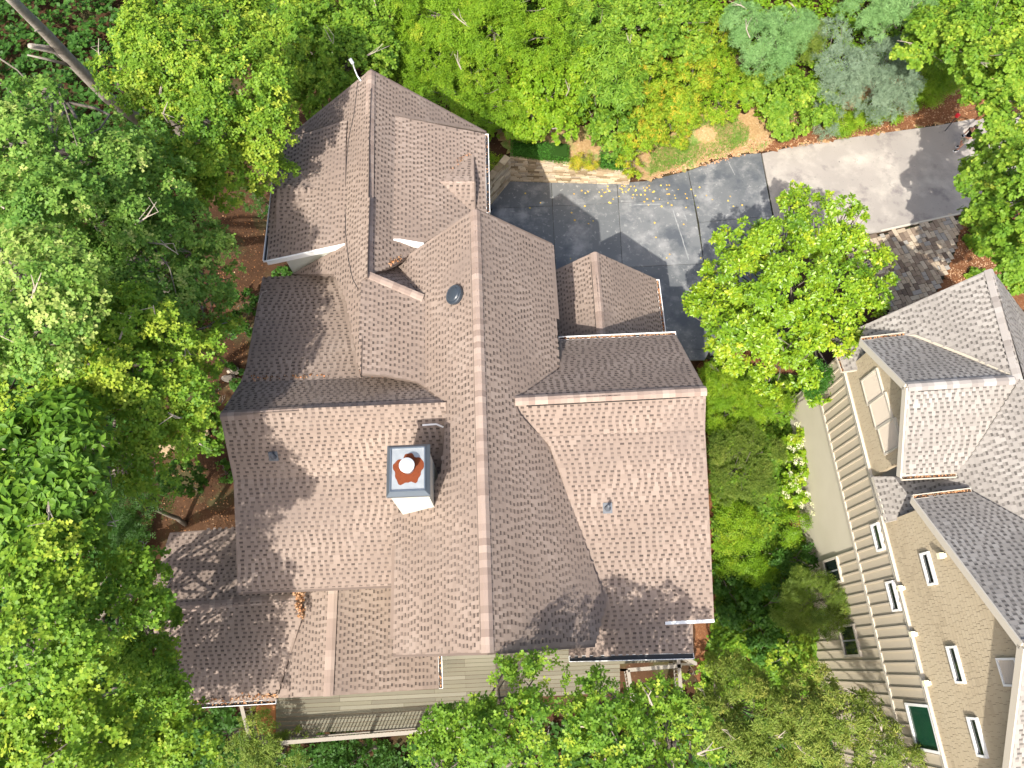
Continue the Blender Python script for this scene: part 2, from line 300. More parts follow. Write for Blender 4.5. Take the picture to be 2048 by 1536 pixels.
# ------------------------------------------------------------------ roofing
def clip_rows(P2, t):
    """x-intervals of polygon P2 (N,2) at height t"""
    xs = []; n = len(P2)
    for i in range(n):
        (x0, y0), (x1, y1) = P2[i], P2[(i + 1) % n]
        if (y0 > t) != (y1 > t): xs.append(x0 + (t - y0) / (y1 - y0) * (x1 - x0))
    xs.sort(); return [(xs[i], xs[i + 1]) for i in range(0, len(xs) - 1, 2)]
class _K: pass
class Rows:
    """courses of shingles on a planar polygon; tabs kept for splitting into parts and the rest"""
    def __init__(s, exp=.143, tab=(.085, .135), slot=(.085, .135), th=.014):
        s.exp = exp; s.tab = tab; s.slot = slot; s.th = th; s.tabs = []
    def run(s, poly, mb, seed=0, vertical=None):
        rr = random.Random(seed); P = [np.asarray(p, float) for p in poly]
        n = np.zeros(3)
        for i in range(len(P)): n += np.cross(P[i], P[(i + 1) % len(P)])
        n /= np.linalg.norm(n)
        if vertical is not None:
            if n @ vertical < 0: n = -n
        elif n[2] < 0: n = -n
        e = np.cross((0, 0, 1.0), n); e /= np.linalg.norm(e); dn = np.cross(e, n)
        if dn[2] > 0: dn = -dn; e = -e
        o = P[0]; P2 = [((p - o) @ e, (p - o) @ dn) for p in P]
        pt = lambda x, t, h=0: o + e * x + dn * t + n * h
        t0 = min(q[1] for q in P2); t1 = max(q[1] for q in P2); t = t0 + rr.random() * .02; row = 0
        wob = rr.random() * 9
        while t < t1 - .01:
            tb = min(t + s.exp, t1 - .002); A0 = clip_rows(P2, t + .004); A1 = clip_rows(P2, tb - .004)
            segs = []
            if len(A0) == len(A1): segs = [(a, b) for a, b in zip(A0, A1)]
            else:
                Am = A0 if len(A0) > len(A1) else A1; segs = [(a, a) for a in Am]
            for (l0, r0), (l1, r1) in segs:
                base = .36 + rr.uniform(-.03, .03)
                mb.add([pt(l0, t, .002), pt(r0, t, .002), pt(r1, tb, .006), pt(l1, tb, .006), pt(r1, tb, -.001), pt(l1, tb, -.001)], [(0, 3, 2, 1), (3, 5, 4, 2)], base)
                pass
            for (L_, R__) in clip_rows(P2, (t + tb) / 2):
                x = L_ + rr.random() * s.slot[1] * .4
                while x < R__ - .03:
                    w = min(rr.uniform(*s.tab) * (1 if rr.random() < .86 else 1.9), R__ - x)
                    if w > .03:
                        tn = .62 + rr.uniform(-.11, .11) + .10 * math.sin(x * .9 + row * .31 + wob)
                        s.tabs.append((o, e, dn, n, x, t, w, tb - t, tn))
                    x += w; sl = rr.uniform(*s.slot)
                    if x + sl < R__:
                        mb.add([pt(x, t, .0075), pt(x + sl, t, .0075), pt(x + sl, t + (tb - t) * .46, .0085), pt(x, t + (tb - t) * .46, .0085)], [(0, 3, 2, 1)], rr.uniform(0, .16))
                    x += sl
            t += s.exp; row += 1
    def emit(s, mb, tb):
        o, e, dn, n, x, t, w, h, tn = tb; T_ = s.th
        c = lambda a, b_, k: o + e * (x + a) + dn * (t + b_) + n * k
        mb.add([c(0, 0, .006), c(w, 0, .006), c(w, h, T_), c(0, h, T_), c(w, h, 0), c(0, h, 0), c(0, 0, 0), c(w, 0, 0)], [(0, 3, 2, 1), (3, 5, 4, 2), (0, 6, 5, 3), (1, 2, 4, 7)], tn)
NIND = {}
def shingle_parts(rows_list, parent_of, mats, count, name='shingle'):
    """the tabs nearest the camera become parts of their own, sharing a few meshes; returns the rest"""
    allt = []
    for ri, r in enumerate(rows_list):
        for tb in r.tabs:
            p = tb[0] + tb[1] * tb[4] + tb[2] * tb[5]; d = np.linalg.norm(p - np.array([0, 0, H]))
            u = p - np.array([0, 0, H]); zc = -u[2] * math.cos(T) + u[1] * math.sin(T); yc = u[1] * math.cos(T) + u[2] * math.sin(T)
            if abs(u[0] / zc) > .68 or abs(yc / zc) > .5: d += 50
            allt.append((d, ri, tb))
    allt.sort(key=lambda q: q[0]); pick = allt[:count]; rest = allt[count:]; lib = {}
    for d, ri, (o, e, dn, n, x, t, w, h, tn) in pick:
        r = rows_list[ri]; kw = round(w / .02) * .02; kt = round(tn / .08) * .08; key = (kw, round(kt, 2), r.th)
        if key not in lib:
            m = MB(); r.emit(m, (np.zeros(3), np.array([1., 0, 0]), np.array([0, -1., 0]), np.array([0, 0, 1.]), 0, 0, max(.04, kw), r.exp, kt)); lib[key] = raw_mesh(name, m.V, m.F, mats, m.t)
        ob = bpy.data.objects.new(name, lib[key]); COL.objects.link(ob); par = parent_of[ri]; ob.parent = par; LOC[ob] = LOC[par]
        p = o + e * x + dn * t - LOC[par]; Mx = Matrix.Identity(4)
        for i in range(3): Mx[i][0] = e[i]; Mx[i][1] = -dn[i]; Mx[i][2] = n[i]; Mx[i][3] = p[i]
        ob.matrix_basis = Mx
    out = [[] for _ in rows_list]
    for d, ri, tb in rest: out[ri].append(tb)
    return out
class Roof:
    def __init__(s, house, mshingle, mcap, medge, exp=.143):
        s.house = house; s.ms = mshingle; s.mc = mcap; s.me = medge; s.rows = []; s.parts = []; s.bases = []; s.exp = exp; s.capmesh = {}; s.n = 0
    def slope(s, poly, th=.16):
        s.n += 1; P = [np.asarray(p, float) for p in poly]
        mb = MB(); mb.prism([p - np.array([0, 0, .003]) for p in P], th, .5); part = mb.build('roof_slope', s.me, s.house)
        r = Rows(s.exp); b = MB(); r.run(P, b, seed=s.n * 13); s.rows.append(r); s.parts.append(part); s.bases.append(b)
        return part
    def finish(s, count):
        rest = shingle_parts(s.rows, s.parts, s.ms, count)
        for r, p, b, tl in zip(s.rows, s.parts, s.bases, rest):
            for tb in tl: r.emit(b, tb)
            b.build('shingles', s.ms, p, kind='stuff')
    def caps(s, a, b, w=.17, kl=1.0, kr=1.0, vent=True, step=.2, seed=0):
        """ridge caps from a to b; kl/kr slopes of the two sides (drop per metre)"""
        rr = random.Random(seed); a, b = np.asarray(a, float), np.asarray(b, float); L = np.linalg.norm(b - a); d = (b - a) / L
        h = np.array([d[0], d[1], 0]); h /= np.linalg.norm(h); x = np.array([h[1], -h[0], 0])
        lift = .05 if vent else .02
        if vent:
            m = MB(); a2, b2 = a + d * .35, b - d * .35
            pr = [(-w - .012, -(w + .012) * kl), (0, 0), (w + .012, -(w + .012) * kr)]
            V = []
            for q in (a2, b2):
                for (u, dz) in pr: V.append(q + x * u + np.array([0, 0, dz - (.03 if u == 0 else -.012)]))
                for (u, dz) in pr[::-1]: V.append(q + x * u + np.array([0, 0, dz - .02]))
            F_ = [(0, 1, 7, 6), (1, 2, 8, 7), (0, 6, 11, 5), (2, 3, 9, 8), (0, 5, 4, 1), (1, 4, 3, 2), (6, 7, 10, 11), (7, 8, 9, 10)]
            m.add(V, F_); m.build('ridge_vent', M['dark'], s.house)
        n = max(1, int(L / step)); st = L / n
        for i in range(n):
            kt = rr.choice([.1, .3, .5, .5, .7, .9]); key = (round(st, 2), round(kl, 2), round(kr, 2), kt, w, s.mc.name)
            if key not in s.capmesh:
                m = MB(); tt = .012; V = []
                for yy, up in ((0, 0), (st * 1.12, .012)):
                    for (u, dz) in ((-w, -w * kl), (-w * .35, -w * .30 * kl), (w * .35, -w * .30 * kr), (w, -w * kr)): V.append((u, yy, dz + up))
                V += [(v[0], v[1], v[2] - tt) for v in V]
                m.add(V, [(0, 1, 5, 4), (1, 2, 6, 5), (2, 3, 7, 6), (4, 5, 13, 12), (5, 6, 14, 13), (6, 7, 15, 14), (0, 4, 12, 8), (3, 11, 15, 7), (8, 9, 1, 0), (9, 10, 2, 1), (10, 11, 3, 2)], kt)
                s.capmesh[key] = raw_mesh('ridge_cap', m.V, m.F, s.mc, m.t)
            ob = bpy.data.objects.new('ridge_cap', s.capmesh[key]); COL.objects.link(ob); ob.parent = s.house; LOC[ob] = LOC[s.house]
            p = a + d * st * i + np.array([0, 0, lift + rr.uniform(-.003, .003)]) - LOC[s.house]; z = np.cross(x, d); Mx = Matrix.Identity(4)
            for k in range(3): Mx[k][0] = x[k]; Mx[k][1] = d[k]; Mx[k][2] = z[k]; Mx[k][3] = p[k]
            ob.matrix_basis = Mx
def gutter(parent, a, b, out, mlip, mfloor=None, w=.13, dp=.11, name='gutter', debris=0):
    """U channel hung at an eave edge from a to b, opening upwards; out = outward horizontal unit vector"""
    a, b = np.asarray(a, float), np.asarray(b, float); out = np.asarray(out, float); out = out / np.linalg.norm(out); d = (b - a) / np.linalg.norm(b - a); up = np.array([0, 0, 1.0])
    m = MB(); c = (a + b) / 2; L = np.linalg.norm(b - a) / 2
    m.box(c + out * w - up * (dp / 2 - .01), d * L, out * .011, up * dp / 2); m.box(c + out * .004 - up * dp / 2, d * L, out * .006, up * dp / 2)
    for q in (a, b): m.box(q + out * w / 2 - up * dp / 2, d * .006, out * w / 2, up * dp / 2)
    g = m.build(name, mlip, parent)
    f = MB(); f.box(c + out * w / 2 - up * (dp * .75), d * (L - .01), out * (w / 2 - .012), up * .008); f.build('gutter_floor', mfloor or M['black'], g)
    if debris:
        q = MB(); rr = random.Random(int(a[0] * 100))
        for i in range(int(debris * L * 2)):
            p = a + d * rr.random() * 2 * L + out * rr.uniform(.03, w - .02) - up * (dp * .68 - rr.random() * .04); s_ = rr.uniform(.02, .05); an = rr.random() * 6
            v1 = np.array([math.cos(an), math.sin(an), rr.uniform(-.3, .3)]) * s_; v2 = np.array([-math.sin(an), math.cos(an), rr.uniform(-.3, .3)]) * s_ * .6
            q.add([p - v1, p - v2, p + v1, p + v2], [(0, 1, 2, 3)], rr.random())
        q.build('gutter_debris', M['debris'], g, kind='stuff')
    return g
# ------------------------------------------------------------------ the brown-roofed house
base = A.w(-1, 8, -1.5)
house = thing('house', base, 'large house under brown shingle roofs with many gables and a stucco chimney', 'house')
rf = Roof(house, M['shingle'], M['cap'], M['deckboard_roof'])
zM = 12.0
aM, bN, _ = A.c(at(950, 418, zM)); zE = A.solve((1105, 490), 1, bN); aE = A.c(at(1105, 490, zE))[0]
kM = (zM - zE) / (aE - aM)
pME = A.plane(aM, 0, zM, -kM, 0); pMW = A.plane(aM, 0, zM, kM, 0)
zN = 11.0
aN, bNN, _ = A.c(at(740, 140, zN)); z_ = A.solve((975, 265), 1, bNN); kN = (zN - z_) / (A.c(at(975, 265, z_))[0] - aN)
pNE = A.plane(aN, 0, zN, -kN, 0); pNW = A.plane(aN, 0, zN, kN, 0)
# M west slope eases off below x=850
q = hit((850, 680), pMW); a_, b_, z_ = A.c(q); qn = A.c(hit((724, 640), pNW)); pMW2 = A.plane(a_, 0, z_, (z_ - qn[2]) / (a_ - qn[0]), 0)
# E wing
q = hit((1028, 800), pME); zEr = q[2]; aEr, bEr, _ = A.c(at(1412, 780, zEr))
def rake(p, a): z = A.solve(p, 0, a); return A.c(at(p[0], p[1], z))
e0 = rake((1350, 668), aEr); pEN = A.plane(0, bEr, zEr, 0, (e0[2] - zEr) / (e0[1] - bEr))
e1_ = rake((1410, 860), aEr); e2_ = rake((1428, 1235), aEr)
pES1 = A.plane(0, bEr, zEr, 0, (e1_[2] - zEr) / (e1_[1] - bEr)); pES2 = A.plane(0, e1_[1], e1_[2], 0, (e2_[2] - e1_[2]) / (e2_[1] - e1_[1]))
# W wing
q = hit((893, 804), pMW); zWr = q[2] + .0; aWr, bWr, _ = A.c(at(440, 830, zWr))
w1 = rake((481, 765), aWr); w2 = rake((525, 555), aWr); w3 = rake((467, 960), aWr); w4 = rake((475, 1185), aWr)
pWN = A.plane(0, bWr, zWr, 0, (w1[2] - zWr) / (w1[1] - bWr)); pWN2 = A.plane(0, w1[1], w1[2], 0, (w2[2] - w1[2]) / (w2[1] - w1[1]))
pWS1 = A.plane(0, bWr, zWr, 0, (w3[2] - zWr) / (w3[1] - bWr)); pWS2 = A.plane(0, w3[1], w3[2], 0, (w4[2] - w3[2]) / (w4[1] - w3[1]))
def kp(px, b, pl, fr=None):
    fr = fr or A; lo, hi = -30.0, 30.0
    f = lambda a: fr.w(a, b, (pl[1] - pl[0] @ fr.w(a, b, 0)) / pl[0][2])
    def pxof(p): r = p - np.array([0, 0, H]); return 1024 + F * r[0] / (-r[2] * math.cos(T) + r[1] * math.sin(T))
    for _ in range(50):
        m = (lo + hi) / 2
        if pxof(f(m)) < px: lo = m
        else: hi = m
    return f(lo)
def hk(ps, pl, b): return [kp(p[0], b, pl) if len(p) == 3 else hit(p, pl) for p in ps]
print('kM', kM, 'kN', kN, 'E', zEr, e0, e1_, e2_, 'W', zWr, w1, w2, w3, w4)
rf.slope(hits([(950,418),(1105,490),(1118,738),(1030,800),(1035,825),(1098,890),(1117,940),(1160,1060),(1212,1205),(1190,1290),(975,1305)], pME))
rf.slope(hits([(950,418),(975,1305),(787,1310),(787,1030),(846,1008),(884,940),(893,806),(852,776),(850,600),(790,528)], pMW))
rf.slope(hits([(850,600),(852,776),(835,764),(770,751),(722,749),(722,562),(735,552)], pMW2))
rf.slope(hits([(740,140),(735,552),(722,562),(722,749),(704,660),(692,600),(668,548),(583,548),(690,489),(692,240),(572,276)], pNW))
rf.slope(hits([(740,140),(973,265),(790,232),(787,478),(848,489),(790,528),(735,552)], pNE))
p3 = plane3(hit((735,550), pNE), hit((845,598), pMW), hit((790,528), pMW)); rf.slope(hits([(735,552),(845,598),(790,528)], p3))
# shed dormers of the north wing
qe = hit((790, 232), pNE); ae, be, ze = A.c(qe); zde = A.solve((970, 268), 1, be - .0); ade = A.c(at(970, 268, zde))[0]
zde = max(zde, A.c(hit((970, 268), pNE))[2] + .45); ade = A.c(at(970, 268, zde))[0]
pDE = A.plane(ae, 0, ze, (zde - ze) / (ade - ae), 0)
qw = hit((690, 487), pNW); aw, bw, zw = A.c(qw); zdw = A.solve((533, 520), 1, bw); adw = A.c(at(533, 520, zdw))[0]
pDW = A.plane(aw, 0, zw, (zdw - zw) / (adw - aw), 0)
print('dormers', ae, be, ze, ade, zde, 'W', aw, zw, adw, zdw)
rf.slope(hits([(790,232),(970,268),(973,425),(950,424),(848,486),(800,478),(787,478)], pDE), .2)
rf.slope(hits([(692,240),(690,487),(533,521),(545,360),(560,282)], pDW), .2)
# little cross gables on the dormers
def cross(r0, r1, n0, s0, pl, lift):
    a, b = hit(r0, pl), hit(r1, pl); a = at(r0[0], r0[1], b[2]); return a, b
def crossgable(front, back, nfoot, sfoot, pl):
    Bk = hit(back, pl); Fr = at(front[0], front[1], Bk[2]); Nf = hit(nfoot, pl); Sf = hit(sfoot, pl); up = np.array([0, 0, .01])
    rf.slope([Fr + up, Bk + up, Nf + up], .08); rf.slope([Fr + up, Bk + up, Sf + up], .08)
    m = MB(); m.ext([Fr - up * 6, Nf - up * 6, Sf - up * 6], (A.e1 * .04)); m.build('gable_end', M['deckboard_roof'], house)
    rf.caps(Fr + up, Bk + up, .15, .7, .7, False, .2, 5)
crossgable((949, 362), (879, 362), (948, 310), (950, 428), pDE)
crossgable((554, 377), (630, 375), (566, 322), (551, 468), pDW)
# wings
rf.slope(hk([(440,830),(893,804),(835,765),(770,752,0),(481,765,0)], pWN, w1[1]))
rf.slope(hk([(481,765,0),(722,750,0),(704,660),(692,600),(668,548),(525,555),(492,735)], pWN2, w1[1]))
rf.slope(hk([(440,830),(893,804),(890,850),(884,938,0),(467,960,0),(450,880)], pWS1, w3[1]))
rf.slope(hk([(467,960,0),(884,938,0),(846,1008),(787,1030),(785,1171),(475,1185),(471,1060)], pWS2, w3[1]))
rf.slope(hits([(1030,800),(1412,780),(1352,670),(1118,680),(1119,738)], pEN))
rf.slope(hk([(1030,800),(1412,780),(1410,860,0),(1083,876,0),(1035,825)], pES1, e1_[1]))
rf.slope(hk([(1410,860,0),(1416,970),(1428,1238),(1385,1241),(1387,1306),(1138,1312),(1138,1292),(1190,1290),(1212,1205),(1160,1060),(1117,940),(1098,890),(1083,876,0)], pES2, e1_[1]))
# garage bay
zG = 7.5; aG, bG, _ = A.c(at(1190, 503, zG)); zg = A.solve((1312, 558), 1, bG); kG = (zG - zg) / (A.c(at(1312, 558, zg))[0] - aG)
pGE = A.plane(aG, 0, zG, -kG, 0); pGW = A.plane(aG, 0, zG, kG, 0)
rf.slope(hits([(1190,503),(1312,558),(1327,690),(1205,690)], pGE)); rf.slope(hits([(1190,503),(1205,690),(1100,700),(1085,552)], pGW))
# south-west porch roofs
zP = 5.9; aP, bP, _ = A.c(at(300, 1218, zP)); p1 = rake((340, 1065), aP); pPN = A.plane(0, bP, zP, 0, (p1[2] - zP) / (p1[1] - bP)); kP = abs((p1[2] - zP) / (p1[1] - bP))
pPS = A.plane(0, bP, zP, 0, min(kP, .5)); zC = 6.1; aC, _, _ = A.c(at(660, 1290, zC)); pCW = A.plane(aC, 0, zC, .45, 0); pCE = A.plane(aC, 0, zC, -.45, 0)
print('porch', kP, p1)
rf.slope(hits([(340,1065),(620,1045),(590,1200),(302,1217),(299,1188)], pPN)); rf.slope(hits([(302,1217),(592,1200),(606,1230),(552,1399),(325,1412)], pPS))
rf.slope(hits([(668,1120),(656,1392),(556,1396),(606,1230),(592,1200),(605,1120)], pCW)); rf.slope(hits([(668,1120),(656,1392),(878,1377),(875,1300),(870,1120)], pCE))
# ridge caps
def ridge(p, q, pl, **k): rf.caps(hit(p, pl), hit(q, pl), **k)
ridge((950,419), (975,1304), pME, kl=kM, kr=kM, seed=1)
ridge((740,141), (735,552), pNE, kl=kN, kr=kN, seed=2)
rf.caps(hit((735,552), pMW2) + [0, 0, .04], hit((845,598), pMW2) + [0, 0, .05], .17, .2, .5, False, .2, 3)
ridge((440,830), (893,804), pWN, kl=.85, kr=.9, seed=4)
ridge((1030,800), (1412,780), pEN, kl=.85, kr=.75, seed=6)
ridge((1190,504), (1203,668), pGE, kl=kG, kr=kG, seed=7)
ridge((300,1218), (592,1200), pPN, kl=.45, kr=.45, seed=8)
ridge((667,1150), (656,1391), pCE, kl=.45, kr=.45, seed=9)
rf.finish(300)
# walls below the roofs
def wallbox(fr, parent, a0, a1, b0, b1, zb, prof, axis, m, name='wall'):
    """prof: list of (coord, z) across the span; axis 0: profile runs along a, extruded along b"""
    mb = MB()
    if axis == 0: pts = [fr.w(prof[0][0], b0, zb)] + [fr.w(c, b0, z) for c, z in prof] + [fr.w(prof[-1][0], b0, zb)]; vec = fr.e2 * (b1 - b0)
    else: pts = [fr.w(a0, prof[0][0], zb)] + [fr.w(a0, c, z) for c, z in prof] + [fr.w(a0, prof[-1][0], zb)]; vec = fr.e1 * (a1 - a0)
    mb.ext(pts, vec); return mb.build(name, m, parent)
ov = .4; dz = .25
zp = lambda pl, a, b: (pl[1] - pl[0] @ A.w(a, b, 0)) / pl[0][2]
aw_, ae_ = aM - 2.75 + ov, aE - ov
aw2 = A.c(hit((893,870), pMW))[0] + .2; bmid = A.c(hit((787,1030), pMW))[1] - .3
wallbox(A, house, 0, 0, bmid, bN - .5, -3, [(aw2, zp(pMW, aw2, 0) - dz), (aM, zM - dz), (ae_, zp(pME, ae_, 0) - dz)], 0, M['stucco'])
wallbox(A, house, 0, 0, A.c(hit((975,1305), pME))[1] + .3, bmid, -3, [(aw_, zp(pMW, aw_, 0) - dz), (aM, zM - dz), (ae_, zp(pME, ae_, 0) - dz)], 0, M['stucco'])
b0, b1 = e2_[1] + .4, e0[1] - .35
wallbox(A, house, aM, aEr - .3, 0, 0, -3, [(b0, zp(pES2, 0, b0) - dz), (e1_[1], e1_[2] - dz), (bEr, zEr - dz), (b1, zp(pEN, 0, b1) - dz)], 1, M['stucco'])
b0, b1 = w4[1] + .4, w2[1] - .35
wallbox(A, house, aWr + .35, aM, 0, 0, -3, [(b0, zp(pWS2, 0, b0) - dz), (w3[1], w3[2] - dz), (bWr, zWr - dz), (w1[1], w1[2] - dz), (b1, zp(pWN2, 0, b1) - dz)], 1, M['stucco'])
a0, a1 = adw + .55, ade - .45
bs = A.c(hit((533, 521), pDW))[1]
wallbox(A, house, 0, 0, bs + .35, bNN - .5, -2, [(a0, zp(pNW, a0, 0) - .3), (aN, zN - .35), (a1, zp(pNE, a1, 0) - .3)], 0, M['stucco'])
wallbox(A, house, 0, 0, bs + .28, be - .35, -2, [(a0, zp(pDW, a0, 0) - .24), (aw, zw - .25), (ae, ze - .25), (a1, zp(pDE, a1, 0) - .24)], 0, M['stucco'])
a0, a1 = aG - 1.6, A.c(hit((1312, 558), pGE))[0] - .3
wallbox(A, house, 0, 0, A.c(hit((1205, 690), pGE))[1], bG - .35, -.2, [(a0, zp(pGW, a0, 0) - dz), (aG, zG - dz), (a1, zp(pGE, a1, 0) - dz)], 0, M['stucco'])
b0 = A.c(hit((325, 1412), pPS))[1] + .4
wallbox(A, house, aP + .3, aC - 2.3, 0, 0, -4, [(b0, zp(pPS, 0, b0) - dz), (bP, zP - dz), (p1[1] - .3, p1[2] - dz)], 1, M['stucco'])
a1 = A.c(hit((878, 1377), pCE))[0] - .4
wallbox(A, house, 0, 0, A.c(hit((656, 1392), pCE))[1] + .5, bWr, -4, [(aC - .6, zp(pCW, aC - .6, 0) - dz), (aC, zC - dz), (a1, zp(pCE, a1, 0) - dz)], 0, M['stucco'])
# white fascias
def fascia(p, q, pl, out, name='fascia', h=.2, w=.03, m=None, drop=.0):
    a, b = hit(p, pl), hit(q, pl); mb = MB(); d = b - a; L = np.linalg.norm(d); d /= L
    mb.box((a + b) / 2 + np.asarray(out) * w - np.array([0, 0, h / 2 + drop - .012]), d * L / 2, np.asarray(out) * w, np.array([0, 0, h / 2])); mb.build(name, m or M['white'], house)
S_ = -A.e2
fascia((690,487), (533,521), pDW, S_, h=.24); fascia((848,486), (800,478), pDE, S_, h=.34)
fascia((787,478), (800,478), pDE, S_, h=.15)
fascia((1428,1238), (1330,1243), pES2, S_, h=.24, w=.05)
fascia((950,418), (1105,490), pME, A.e2, m=M['deckboard_roof'], h=.18); fascia((740,140), (973,265), pNE, A.e2, m=M['deckboard_roof'], h=.18)
fascia((475,1185), (785,1171), pWS2, S_, m=M['deckboard_roof'], h=.16); fascia((787,1310), (975,1305), pMW, S_, m=M['deckboard_roof'], h=.16); fascia((975,1305), (1190,1290), pME, S_, m=M['deckboard_roof'], h=.16)
gutter(house, hit((1352,670), pEN), hit((1118,680), pEN), A.e2, M['white'], debris=60)
gutter(house, hit((1312,559), pGE), hit((1326,668), pGE), A.e1, M['white'], debris=50)
gutter(house, hit((970,268), pDE), hit((973,425), pDE), A.e1, M['white'], debris=10)
gutter(house, hit((560,282), pDW), hit((533,521), pDW), -A.e1, M['white'])
gutter(house, hit((1387,1306), pES2), hit((1138,1312), pES2), S_, M['white'], w=.17)
gutter(house, hit((876,1306), pCE), hit((878,1377), pCE), A.e1, M['white'], debris=30)
gutter(house, hit((552,1399), pPS), hit((325,1412), pPS), S_, M['white'], debris=30)
# chimney
ct = 12.6
ctop = [at(777,893,ct), at(852,888,ct), at(856,985,ct), at(778,992,ct)]
cc = sum(ctop) / 4; ca, cb, _ = A.c(cc); hw, hl = .58, .72
ch_t = ct - .02
mb = MB(); mb.box(A.w(ca, cb, (ch_t + 6) / 2), A.e1 * (hw - .04), A.e2 * (hl - .04), (0, 0, (ch_t - 6) / 2)); mb.build('chimney', M['stucco'], house)
chimney = house.children[-1]
def chp(name, mb, m, smooth=False):
    o = mb.build(name, m, chimney, smooth=smooth); return o
mb = MB()
top_in = [A.w(ca + i * (hw - .10), cb + j * (hl - .10), ct + .06) for i, j in ((-1, -1), (1, -1), (1, 1), (-1, 1))]
out_ = [A.w(ca + i * (hw + .03), cb + j * (hl + .03), ct - .10) for i, j in ((-1, -1), (1, -1), (1, 1), (-1, 1))]
low = [p - np.array([0, 0, .12]) for p in out_]
mb.add(top_in + out_ + low, [(0, 4, 5, 1)[::-1], (1, 5, 6, 2)[::-1], (2, 6, 7, 3)[::-1], (3, 7, 4, 0)[::-1], (4, 8, 9, 5), (5, 9, 10, 6), (6, 10, 11, 7), (7, 11, 8, 4)]); chp('chimney_cap_skirt', mb, M['steel'])
for (p, q) in zip(top_in, top_in[1:] + top_in[:1]): pass
mb = MB(); [mb.bar(p, q, .035, .05) for p, q in zip(top_in, top_in[1:] + top_in[:1])]; chp('cap_rim', mb, M['steel'])
mb = MB(); mb.add([p - np.array([0, 0, .02]) for p in top_in], [(0, 1, 2, 3)]); chp('cap_pan', mb, M['rustpan'])
mb = MB(); n = 48; rr = random.Random(3); V = [A.w(ca + .03, cb + .0, ct + .047)]; 
rads = [.37 + .04 * math.sin(2 * k * 2 * math.pi / n + 1) + .04 * math.sin(5 * k * 2 * math.pi / n) + .018 * math.sin(11 * k * 2 * math.pi / n) for k in range(n)]
V += [A.w(ca + .02 + min(.44, max(-.44, rads[k] * math.cos(2 * math.pi * k / n) * 1.05)), cb + rads[k] * 1.25 * math.sin(2 * math.pi * k / n), ct + .044) for k in range(n)]
mb.add(V, [(0, 1 + k, 1 + (k + 1) % n) for k in range(n)]); chp('rust_stain', mb, M['rust'])
fx = A.w(ca + .02, cb + .02, 0)
mb = MB(); mb.tube([fx + [0, 0, ct + .04], fx + [0, 0, ct + .30]], .17, 20); chp('flue_pipe', mb, M['galv'], True)
mb = MB(); mb.tube([fx + [0, 0, ct + .36], fx + [0, 0, ct + .40], fx + [0, 0, ct + .43]], [.215, .215, .12], 28); chp('flue_lid', mb, M['galv'])
mb = MB(); [mb.tube([fx + [.15 * math.cos(k * 2.09), .15 * math.sin(k * 2.09), ct + .28], fx + [.15 * math.cos(k * 2.09), .15 * math.sin(k * 2.09), ct + .37]], .012, 5) for k in range(3)]; chp('lid_strap', mb, M['galv'])
mb = MB(); q0, q1, q2 = hit((845,851), pWS1), hit((873,849), pWS1), hit((887,855), pWS1)
for a, b in ((q0, q1), (q1, q2)): mb.bar(a + [0, 0, .03], b + [0, 0, .03], .05, .03)
mb.build('flashing_strip', M['white'], house)
# roof vent dome and pipes
def on(p, pl): q = hit(p, pl); n = pl[0] / np.linalg.norm(pl[0]); return q, n
q, n = on((914, 592), pMW); t1 = np.cross(n, (0, 1, 0)); t1 /= np.linalg.norm(t1); t2 = np.cross(n, t1)
dome = MB(); prof = [(0, .30), (.05, .33), (.16, .34), (.19, .32), (.18, .25), (.215, .22), (.23, .12), (.235, .01)]
V = []; K = 32
for h_, r_ in prof:
    for k in range(K): V.append(q + n * h_ + (t1 * math.cos(2 * math.pi * k / K) + t2 * math.sin(2 * math.pi * k / K)) * r_)
dome.add(V, [(i * K + k, i * K + (k + 1) % K, (i + 1) * K + (k + 1) % K, (i + 1) * K + k)[::-1] for i in range(len(prof) - 1) for k in range(K)] + [[(len(prof) - 1) * K + k for k in range(K)][::-1]]); dome.build('attic_vent', M['vent'], house)
def pipe(p, pl):
    q, n = on(p, pl); mb = MB(); t1 = A.e1; t2 = np.cross(n, t1); mb.box(q + n * .015 + t2 * .0, t1 * .15, t2 * .17, n * .01); o = mb.build('vent_boot', M['lead'], house)
    m = MB(); m.tube([q, q + n * .08, q + [0, 0, .12], q + [0, 0, .38]], [.12, .09, .055, .05], 14); m.build('vent_pipe', M['lead'], o, smooth=True)
pipe((547, 912), pWS1); pipe((1215, 1016), pES2)
# white pipe bracket at the north gable
q = hit((722, 162), pNW); mb = MB(); mb.tube([q, q + [-.12, .12, .12], q + [-.2, .25, .35], q + [-.22, .3, .6]], .03, 8); mb.tube([q + [-.22, .3, .58], q + [-.30, .36, .74]], [.07, .07], 10)
o = mb.build('antenna_mount', M['galv'], house)
# the thin black cable along the north ridge
cp = [(716,165),(708,230),(697,280),(693,330),(690,400),(692,470),(697,520),(706,560),(716,578)]
mb = MB(); mb.tube([hit(p, pNW) + [0, 0, .03] for p in cp], .010, 5); tag(mb.single('roof_cable', M['black'], 'thin black cable lying down the roof beside the north ridge', 'cable'))
